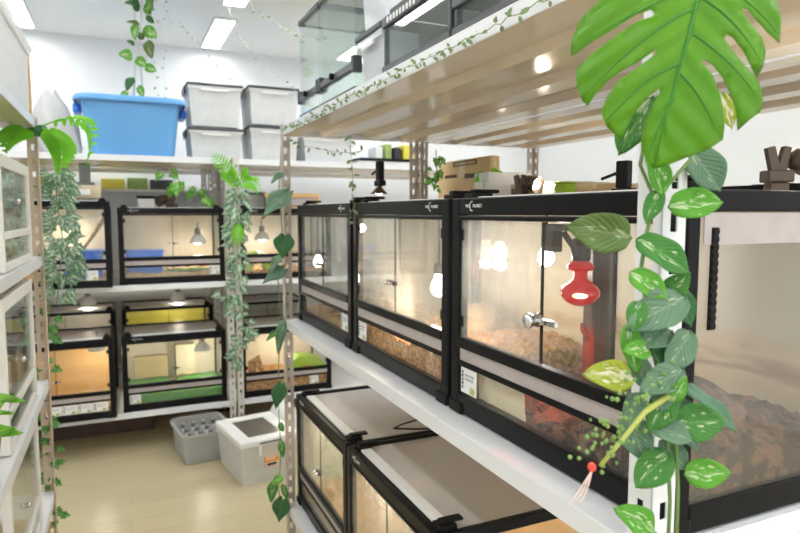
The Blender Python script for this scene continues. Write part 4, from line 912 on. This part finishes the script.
# --- near post: big variegated vine
d0 = .70
def near(px, py, dd=0): return P(px, py, d=d0+dd)
st = [[near(650,118,.02), near(640,165,-.005), near(655,200,-.012), near(646,235,-.012), near(640,275,-.012), near(650,320,-.015), near(655,360,-.02), near(668,410,-.02), near(668,460,-.02), near(670,500,-.02), near(668,545,-.02)],
      [near(668,395,-.03), near(676,440,-.025), near(678,490,-.025), near(676,545,-.025)],
      [near(690,160,.0), near(668,185,-.008), near(650,178,-.012)]]
nv = make_vine('large-leaved variegated vine winding down the near post of the right rack', 'vine', st, sr=.0022)
LF = [ # base, tip, width px, material, depth offset, normal tilt (x right, y up in the picture), shape
 ((632,237),(569,226),47,'olive',-.03,(-.1,-.2),'ovate'),
 ((668,206),(724,201),37,'pothosb',-.02,(.1,.2),'ovate'),
 ((637,238),(692,272),40,'pothos',-.03,(.2,.3),'ovate'),
 ((630,272),(668,297),30,'pothosb',-.035,(0,.2),'ovate'),
 ((686,296),(628,328),46,'greyleaf',-.04,(.1,.5),'ovate'),
 ((668,280),(694,326),34,'darkleaf',-.01,(.4,0),'ovate'),
 ((690,150),(722,190),46,'greyleaf',.03,(.0,.1),'ovate'),
 ((652,96),(619,152),44,'pothos',.02,(-.3,.1),'ovate'),
 ((720,92),(733,128),20,'yleaf',.03,(0,.2),'ovate'),
 ((690,330),(668,372),36,'greyleaf',-.03,(.3,.4),'ovate'),
 ((664,296),(690,272),28,'pothos',-.02,(.3,.3),'ovate'),
 ((672,388),(650,432),34,'pothos',-.04,(-.1,.4),'ovate'),
 ((690,400),(664,436),30,'heart',-.025,(.2,.5),'ovate'),
 ((660,440),(690,470),28,'greyleaf',-.015,(.2,.4),'ovate'),
 ((632,352),(650,392),26,'greyleaf',-.03,(-.3,.4),'ovate'),
 ((652,150),(664,196),30,'pothosb',-.01,(.1,.2),'ovate'),
 ((634,378),(585,373),36,'yleaf',-.045,(-.1,.3),'ovate'),
 ((628,322),(637,374),24,'pothosb',-.03,(-.5,.2),'ovate'),
 ((650,336),(686,372),42,'darkleaf',-.02,(.3,.1),'ovate'),
 ((684,370),(640,392),34,'greyleaf',-.05,(0,.6),'ovate'),
 ((668,402),(687,378),20,'pothosb',-.055,(.2,.2),'ovate'),
 ((684,384),(741,431),22,'heart',-.03,(.3,.6),'ovate'),
 ((674,424),(726,420),44,'pothos',-.035,(.2,.3),'ovate'),
 ((684,474),(731,472),33,'pothosb',-.03,(.1,.3),'ovate'),
 ((668,452),(636,487),40,'pothos',-.03,(-.2,.3),'ovate'),
 ((656,532),(617,508),34,'pothosb',-.03,(-.1,.5),'ovate'),
 ((650,424),(694,440),32,'greyleaf',-.045,(0,.7),'ovate'),
 ((626,415),(648,462),36,'greyleaf',-.02,(-.3,.2),'ovate'),
 ((672,330),(640,345),30,'greyleaf',-.03,(0,.5),'ovate'),
 ((640,300),(633,332),24,'pothos',-.04,(-.4,.2),'ovate'),
 ((662,300),(640,352),34,'greyleaf',-.025,(-.2,.4),'ovate'),
 ((650,350),(624,350),24,'pothosb',-.04,(-.3,.4),'ovate'),
 ((660,372),(664,412),34,'heart',-.045,(.2,.4),'ovate'),
 ((640,392),(628,430),26,'greyleaf',-.035,(-.3,.3),'ovate'),
 ((676,405),(700,452),28,'greyleaf',-.02,(.4,.2),'ovate'),
 ((660,190),(646,222),22,'pothos',-.015,(-.2,.2),'ovate'),
]
for (b, e, w, mt, off, tilt, shp) in LF:
    B = near(b[0],b[1],off); E_ = near(e[0],e[1],off-.012)
    nrm = (-FW + RT*tilt[0] + UP*tilt[1]).normalized()
    leaf_part(nv, B, E_, nrm, w/FPX*(d0+off)*1.12, mt, shp, .22, .10)
# flower spike
sp = thing('berry_spray', 'green artificial berry spray with a red tip tucked into the near post vine', 'berry spray', near(668,396,-.06))
o = Vector(sp.location)
MB().tube([near(668,396,-.06)-o, near(645,412,-.07)-o, near(622,440,-.075)-o, near(600,466,-.08)-o], [.0035,.003,.0025,.002], 8).build('stem', pm('yellow green stem', (.42,.46,.10), None, 20, .5), sp, smooth=True)
mb = MB(); rr = random.Random(3)
for i in range(90):
    tt = rr.random(); c = near(664-58*tt+rr.gauss(-12,13), 398+58*tt+rr.gauss(-4,15), -.065-.012*tt+rr.uniform(-.01,.01))-o; r = rr.uniform(.0014,.0030)
    mb.lathe([(.0005,-r),(r*.7,-r*.7),(r,0),(r*.7,r*.7),(.0005,r)], 8, c)
mb.build('berries', pm('green berries', (.24,.38,.09), (.14,.27,.07), 40, .5), sp, smooth=True)
c = near(592,467,-.08)-o
MB().lathe([(.001,-.005),(.0035,-.003),(.0045,0),(.0035,.003),(.001,.005)], 12, c).build('red_berry', pm('red berry', (.85,.06,.03), None, 20, .4), sp, smooth=True)
mb = MB(); 
for k in range(3): mb.tube([near(592,470,-.08)-o, near(590-2*k,480,-.082)-o, near(586-4*k,492,-.085)-o, near(580-5*k,503,-.086)-o], .0008, 5)
mb.build('bristle', pm('pale pink bristle', (.75,.55,.50), None, 20, .5), sp)

# --- monstera leaf hanging from the top shelf
S = 3.0769
mid = [(510,-110),(500,-60),(485,0),(462,90),(440,180),(415,260),(385,370),(350,515)]
outl = [(505,-112),(430,-120),(330,-80),(200,-15),(125,60),(97,120),(96,172),(112,165),(150,135),(225,90),(295,45),(340,30),(354,40),(345,52),(300,66),(240,105),(160,165),(110,215),(113,265),(130,310),(147,326),(170,290),(210,247),(255,215),(300,192),(340,165),(358,150),(356,166),(300,208),(245,245),(205,300),(187,345),(205,390),(250,432),(262,400),(288,352),(325,305),(366,272),(368,285),(338,340),(316,400),(311,450),(325,490),(350,520),(400,505),(450,485),(520,458),(562,430),(568,380),(556,300),(532,232),(498,192),(500,180),(532,200),(562,240),(592,300),(604,345),(608,402),(640,372),(676,345),(686,300),(672,250),(640,212),(600,165),(566,120),(572,104),(592,115),(622,150),(650,205),(667,240),(686,205),(694,160),(682,115),(655,80),(625,40),(622,22),(640,30),(665,60),(700,100),(736,132),(742,60),(722,-15),(650,-75),(570,-115)]
def mon3(px, py, lift=0):
    x = 540+px/S; y = py/S
    # signed distance from the midrib, in picture pixels, gives the folded, drooping shape
    mx = 540+(485-(py/520)*140)/S
    off = (x-mx)/100.0; tt = y/165.0
    return P(x, y, d=.60 + .05*tt*tt*.6 + .05*off*off - .012*abs(off) - lift)
from mathutils.geometry import delaunay_2d_cdt
pts = [Vector(p) for p in outl]; n = len(pts)
edges = [(i,(i+1)%n) for i in range(n)]
inner = []
def inside(p):
    c = False; j = n-1
    for i in range(n):
        a, b = outl[i], outl[j]
        if (a[1] > p[1]) != (b[1] > p[1]) and p[0] < (b[0]-a[0])*(p[1]-a[1])/(b[1]-a[1])+a[0]: c = not c
        j = i
    return c
for gx in range(90,750,28):
    for gy in range(-115,520,28):
        if inside((gx,gy)) and min((Vector((gx,gy))-q).length for q in pts) > 9: inner.append(Vector((gx,gy)))
vo, eo, fo, *_ = delaunay_2d_cdt(pts+inner, edges, [], 1, 1e-4)
mp0 = mon3(510,-112)
mt_ = thing('monstera_leaf', 'large bright split monstera leaf hanging at the top of the near post', 'leaf', mp0)
mb = MB(); mb.add([mon3(v.x,v.y)-mp0 for v in vo], [tuple(f) for f in fo], [(.5+(v.x-(485-v.y/520*140))/700+ (.03 if v.x>(485-v.y/520*140) else -.03), v.y/640+.2) for v in vo])
mb.build('blade', M['monst'], mt_, smooth=True, solid=.0008)
mb = MB(); mb.tube([mon3(*p, .0008)-mp0 for p in mid], [.0022,.0021,.002,.0018,.0015,.0012,.0009,.0005], 8)
for (a, c, b) in (((478,25),(330,85),(130,300)),((497,-45),(300,20),(108,150)),((436,195),(330,225),(205,370)),((395,335),(360,400),(335,480)),((472,105),(600,190),(668,300)),((490,-10),(600,45),(680,190)),((505,-70),(640,-20),(728,100)),((430,225),(500,290),(540,400))):
    q = [Vector(a)*(1-s)**2+Vector(c)*2*s*(1-s)+Vector(b)*s*s for s in [i/7 for i in range(8)]]
    mb.tube([mon3(v.x,v.y,.0006)-mp0 for v in q], [.0012,.0012,.0011,.0010,.0009,.0007,.0005,.0003], 6)
mb.build('veins', M['monv'], mt_, smooth=True)
hk = P(655,-20,d=.70)
MB().tube([Vector((0,0,0)), (hk-mp0)*.5+Vector((0,0,.03)), hk-mp0+Vector((0,0,.02))], .003, 8).build('stalk', M['stem'], mt_, smooth=True)

# --- heart-leaf vine on the far post
def far(px, py, dd=0): return P(px, py, Y=2.33+dd)
st = [[far(281,150), far(279,190), far(282,230), far(277,270), far(281,310), far(279,360), far(278,400), far(281,450), far(279,490), far(281,520)]]
fv = make_vine('heart-leaved vine trailing down the far post of the right rack', 'vine', st, sr=.002)
for (b, e, w, mt) in (((284,172),(271,182),9,'heart'),((287,193),(261,217),21,'greyleaf'),((285,237),(282,259),20,'darkleaf'),((280,255),(271,270),12,'greyleaf'),((283,269),(262,283),15,'heart'),((284,318),(277,354),13,'greyleaf'),((279,330),(266,340),8,'pothos'),((281,385),(275,410),15,'darkleaf'),((280,422),(283,432),8,'pothos'),((281,440),(283,458),9,'pothos'),((283,476),(272,484),11,'pothosb'),((275,480),(270,503),14,'pothos'),((283,500),(278,523),18,'darkleaf'),((282,484),(288,500),8,'pothos')):
    dd = -.03; B = far(*b, dd); E_ = far(*e, dd-.01)
    leaf_part(fv, B, E_, (-FW+UP*.3+RT*random.uniform(-.3,.3)).normalized(), w/FPX*2.45, mt, 'heart' if w > 14 else 'ovate', .2, .15)
# --- small leafed garlands
def garland(label, path, step=.018, lw=.008, ll=.014, mat='tiny', name='leaf_garland', sr=.0008, seed=1, stemm='stem', cat='garland', spread=1.0, jitter=0.0):
    rr = random.Random(seed); pts = [Vector(p) for p in path]
    # resample
    out = [pts[0]]; 
    for a, b in zip(pts, pts[1:]):
        L_ = (b-a).length; k = max(1, int(L_/step))
        for i in range(1, k+1): out.append(a.lerp(b, i/k)+Vector((rr.uniform(-1,1),rr.uniform(-1,1),rr.uniform(-1,1)))*jitter)
    t = thing(name, label, cat, out[0]); o = Vector(out[0])
    mb = MB(); mb.tube([p-o for p in out], sr, 5); mb.build('stem', M[stemm], t)
    mb = MB()
    for i, p in enumerate(out):
        dr = Vector((rr.uniform(-1,1), rr.uniform(-1,1), rr.uniform(-.9,.7))).normalized()
        nrm = (towards(p)+Vector((rr.uniform(-.6,.6),rr.uniform(-.6,.6),rr.uniform(-.2,.8)))).normalized()
        s = rr.uniform(.7,1.25)
        b = p-o+dr*spread*.002
        mb.leaf(b, b+dr*ll*s, nrm, lw*s, 'ovate', .2, .1, nu=1, nv=4)
    mb.build('foliage', M[mat], t, smooth=True); return t
lipp = [P(x, 131.5-.47*(x-287)-2.5-(x-287)*.030+random.uniform(-2.5,2.5), X=.564) for x in range(285, 560, 6)]
garland('thin leafy garland along the front edge of the right rack top shelf', lipp, .010, .0085, .014, seed=2)
garland('small garland sagging between the far post and the hanging strand', [P(290,139,Y=2.3),P(305,146,Y=2.28),P(320,149,Y=2.25),P(335,152,Y=2.2),P(350,153,Y=2.15),P(362,151,Y=2.1)], .015, .011, .018, seed=3)
garland('leafy strand hanging straight down above the gap of the far terrariums', [P(351,136,X=.60),P(350,150,X=.60),P(352,165,X=.60),P(353,180,X=.60),P(352,195,X=.61),P(354,205,X=.62),P(349,222,X=.61)], .013, .012, .022, seed=4)
for i, (lab, pth) in enumerate((('fine garland crossing the ceiling from the upper left to the first bin stack', ((150,-6,4.6),(180,22,4.5),(200,46,4.4),(211,59,4.3),(232,81,4.1))),
    ('fine garland from the ceiling light down to the second bin stack', ((222,-4,3.9),(241,39,3.95),(257,59,3.95),(274,72,3.95),(297,92,3.9))),
    ('fine garland from the ceiling edge to the far glass tank', ((228,-8,3.4),(255,11,3.2),(272,21,3.0),(287,30,2.8),(302,36,2.55),(322,38,2.30))),
    ('fine strand hanging beside the pothos vine over the blue tub, nearer the bins', ((165,-6,4.0),(165,30,4.0),(164,60,4.0),(165,96,4.0))),
    ('fine strand hanging beside the pothos vine over the blue tub, nearer the vine', ((155,-6,4.02),(156,30,4.02),(154,60,4.02),(157,96,4.02))))):
    garland(lab, [Vector((P(x,y,Y=Y).x,Y,CZ-.002)) if y < 0 else P(x,y,Y=Y) for x, y, Y in pth], .045, .012, .02, seed=20+i, stemm='cord', sr=.001, cat='garland')
# --- pothos bundle hanging over the blue tub
st = [[P(134,-8,Y=4.05),P(136,40,Y=4.05),P(134,96,Y=4.05)], [P(142,-8,Y=4.03),P(140,50,Y=4.04),P(143,96,Y=4.04)], [P(147,-8,Y=4.07),P(148,45,Y=4.07),P(146,70,Y=4.07)]]
pv = make_vine('pothos vine with cords hanging from the ceiling over the blue tub', 'vine', st, stemm='cord', sr=.006)
for (b, e, w, mt) in (((136,4),(125,2),7,'pothos'),((146,14),(152,2),14,'pothosb'),((140,24),(127,21),6,'olive'),((146,16),(154,23),8,'darkleaf'),((136,23),(134,39),10,'pothosb'),((143,29),(157,36),17,'pothosb'),((135,45),(127,40),6,'darkleaf'),((133,57),(119,53),15,'pothosb'),((148,40),(151,58),13,'olive'),((136,58),(146,66),13,'pothosb'),((145,66),(156,71),12,'pothosb'),((133,77),(126,90),11,'darkleaf'),((139,85),(143,97),9,'pothosb'),((128,92),(120,96),7,'pothosb'),((137,12),(135,-4),9,'darkleaf'),((151,-6),(149,14),10,'pothosb'),((143,40),(139,32),8,'olive')):
    B = P(*b, Y=4.0); E_ = P(*e, Y=3.98)
    leaf_part(pv, B, E_, (-FW+UP*.2+RT*random.uniform(-.4,.4)).normalized(), w/FPX*3.8, mt, 'ovate', .2, .15)
# --- ivy columns
def ivy(label, path, n, rad, size, seed, mat='ivy', name='ivy_vine'):
    rr = random.Random(seed); pts = [Vector(p) for p in path]
    t = thing(name, label, 'ivy', pts[0]); o = Vector(pts[0])
    mb = MB(); mb.tube([p-o for p in pts], .002, 6); mb.build('stem', M['stem'], t)
    mb = MB()
    for i in range(n):
        f = rr.random()*(len(pts)-1); k = min(int(f), len(pts)-2); p = pts[k].lerp(pts[k+1], f-k)
        rd = rad[k]+(rad[k+1]-rad[k])*(f-k) if isinstance(rad, (list, tuple)) else rad
        a = rr.uniform(0, 2*PI); q = rd*math.sqrt(rr.random()); p = p+Vector((q*math.cos(a), q*math.sin(a), 0))-o
        dr = Vector((math.cos(a)*.8, math.sin(a)*.25-.1, rr.uniform(-1,.1))).normalized(); s = size*rr.uniform(.65,1.25)
        nrm = Vector((math.cos(a)*.3+rr.uniform(-.3,.3), -1, rr.uniform(.1,.7))).normalized()
        mb.leaf(p, p+dr*s, nrm, s*.95, 'ivy', .25, .2, nu=2, nv=9)
    mb.build('foliage', M[mat], t, smooth=True); return t
ivy('dense variegated ivy falling beside the left post', [P(55,170,Y=2.66),P(58,210,Y=2.66),P(63,240,Y=2.66),P(60,270,Y=2.66),P(57,303,Y=2.66)], 85, [.03,.035,.055,.05,.04], .055, 5)
ivy('thin ivy trailing at the foot of the left post', [P(50,300,Y=2.63),P(46,370,Y=2.63),P(49,430,Y=2.63),P(52,470,Y=2.63),P(55,520,Y=2.63)], 40, [.025,.02,.03,.025,.02], .035, 6, 'pothos')
ivy('thick variegated ivy hanging on the back rack post', [P(236,188,Y=3.84),P(238,220,Y=3.84),P(237,250,Y=3.84),P(240,290,Y=3.84)], 65, [.06,.06,.05,.04], .062, 7)
ivy('lower ivy strand trailing on the back post beneath the thick ivy', [P(224,292,Y=3.85),P(238,305,Y=3.85),P(248,326,Y=3.84),P(238,345,Y=3.84),P(234,368,Y=3.85)], 42, [.04,.06,.04,.025,.02], .055, 8)
ivy('small pothos sprays drooping over the terrarium under the blue tub', [P(166,168,Y=3.95),P(180,188,Y=3.95),P(196,186,Y=3.95),P(203,205,Y=3.95)], 16, [.05,.08,.06,.05], .075, 9, 'pothosb')
ivy('loose ivy leaves beside the far rear post', [P(436,150,X=1.12),P(437,175,X=1.12),P(434,190,X=1.12)], 14, [.02,.03,.03], .035, 12, 'pothosb')
ivy('green leaf spray standing above the rear boxes', [P(485,172,X=1.28),P(490,180,X=1.28),P(487,192,X=1.28)], 10, [.02,.02,.02], .045, 13, 'fernl')
# --- bright fern fronds
def frond(mb, o, base, tip, w, bend, n=9, nrm=None, lw=.46):
    base, tip = Vector(base), Vector(tip); L_ = (tip-base).length; d = (tip-base).normalized()
    nrm = nrm or towards(base); sd = nrm.cross(d).normalized()
    def pt(s): return base+(tip-base)*s+bend*(4*s*(1-s))
    mb.tube([pt(i/8)-o for i in range(9)], .0025, 6)
    for i in range(n):
        s = .12+.86*i/(n-1); ln = w*(math.sin(PI*min(1,s*.85+.12))**.7)
        for sg in (-1, 1):
            p = pt(s); e = p+(sd*sg*.8+d*.55).normalized()*ln
            mb.leaf(p-o, e-o, nrm, ln*lw, 'ovate', .15, .25, nu=1, nv=5)
def split_leaf(label, specs, name='fern', cat='fern', loc=None, n=9, lw=.46):
    t = thing(name, label, cat, loc); o = Vector(loc)
    for (b, e, w, bend, nr) in specs:
        mb = MB(); frond(mb, o, b, e, w, bend, n, nr, lw); mb.build('frond', M['fernl'], t, smooth=True)
    return t
Pl = lambda x, y, Y=2.58: P(x, y, Y=Y)
split_leaf('bright green fern leaves draped over the top of the left post', [
    (Pl(42,126,2.52),Pl(86,167,2.50),.034,Vector((.07,0,.09)),(-FW+UP*.4).normalized()),
    (Pl(42,128,2.52),Pl(58,172,2.5),.060,Vector((.03,0,.03)),(-FW+UP*.3).normalized()),
    (Pl(34,134,2.50),Pl(6,152,2.45),.055,Vector((-.01,0,.04)),(-FW+UP*.4).normalized())], loc=Pl(40,128,2.53), n=11, lw=.8)
split_leaf('bright green fern fronds at the top of the back post', [
    (P(243,190,Y=3.80),P(212,155,Y=3.74),.062,Vector((0,0,.02)),(-FW+UP*.3).normalized()),
    (P(240,190,Y=3.80),P(228,172,Y=3.72),.06,Vector((-.02,0,.02)),(-FW).normalized()),
    (P(238,186,Y=3.80),P(258,193,Y=3.74),.062,Vector((.01,0,.05)),(-FW+UP*.4).normalized()),
    (P(240,182,Y=3.80),P(249,176,Y=3.74),.05,Vector((.0,0,.03)),(-FW).normalized()),
    (P(238,222,Y=3.78),P(236,246,Y=3.74),.05,Vector((.0,-.02,.01)),(-FW).normalized())], loc=P(240,190,Y=3.80), n=12, lw=.27)
# --- dark bow at the left post and a small green plant at the left edge
lump('cable_knot', 'dark green tied knot at the top of the left post', 'knot', P(38,131,Y=2.57), (.03,.02,.018), M['darkleaf'], 77, .5)
t = thing('potted_sprig', 'bright green leaf sprig at the left edge on the lower white cage', 'plant', P(-12,440,X=-.235))
o = Vector(t.location); MB().tube([(0,0,0),P(2,425,X=-.235)-o, Vector((-.262,P(2,425,X=-.235).y,.783))-o], .002, 6).build('stem', M['stem'], t)
for b, e, w in (((-10,408),(13,396),16),((-14,445),(10,428),22),((-10,420),(6,410),10)): leaf_part(t, P(*b,X=-.235), P(*e,X=-.235), (-FW+UP*.3).normalized(), w/FPX*1.45, 'fernl')

# ------------------------------------------------------------------ world and render look
w = bpy.data.worlds.new('front_fill'); scn.world = w; w.use_nodes = True  # even white fill light entering through the open, unseen front
bg = w.node_tree.nodes['Background']; bg.inputs[0].default_value = (.93,.97,1,1); bg.inputs[1].default_value = 1.9
scn.view_settings.view_transform = 'Standard'; scn.view_settings.look = 'None'; scn.view_settings.gamma = 1; scn.view_settings.use_curve_mapping = False
scn.view_settings.exposure = -0.08
scn.cycles.transparent_max_bounces = 32; scn.cycles.max_bounces = 10; scn.cycles.diffuse_bounces = 4
scn.cycles.sample_clamp_indirect = 6; scn.cycles.blur_glossy = 1
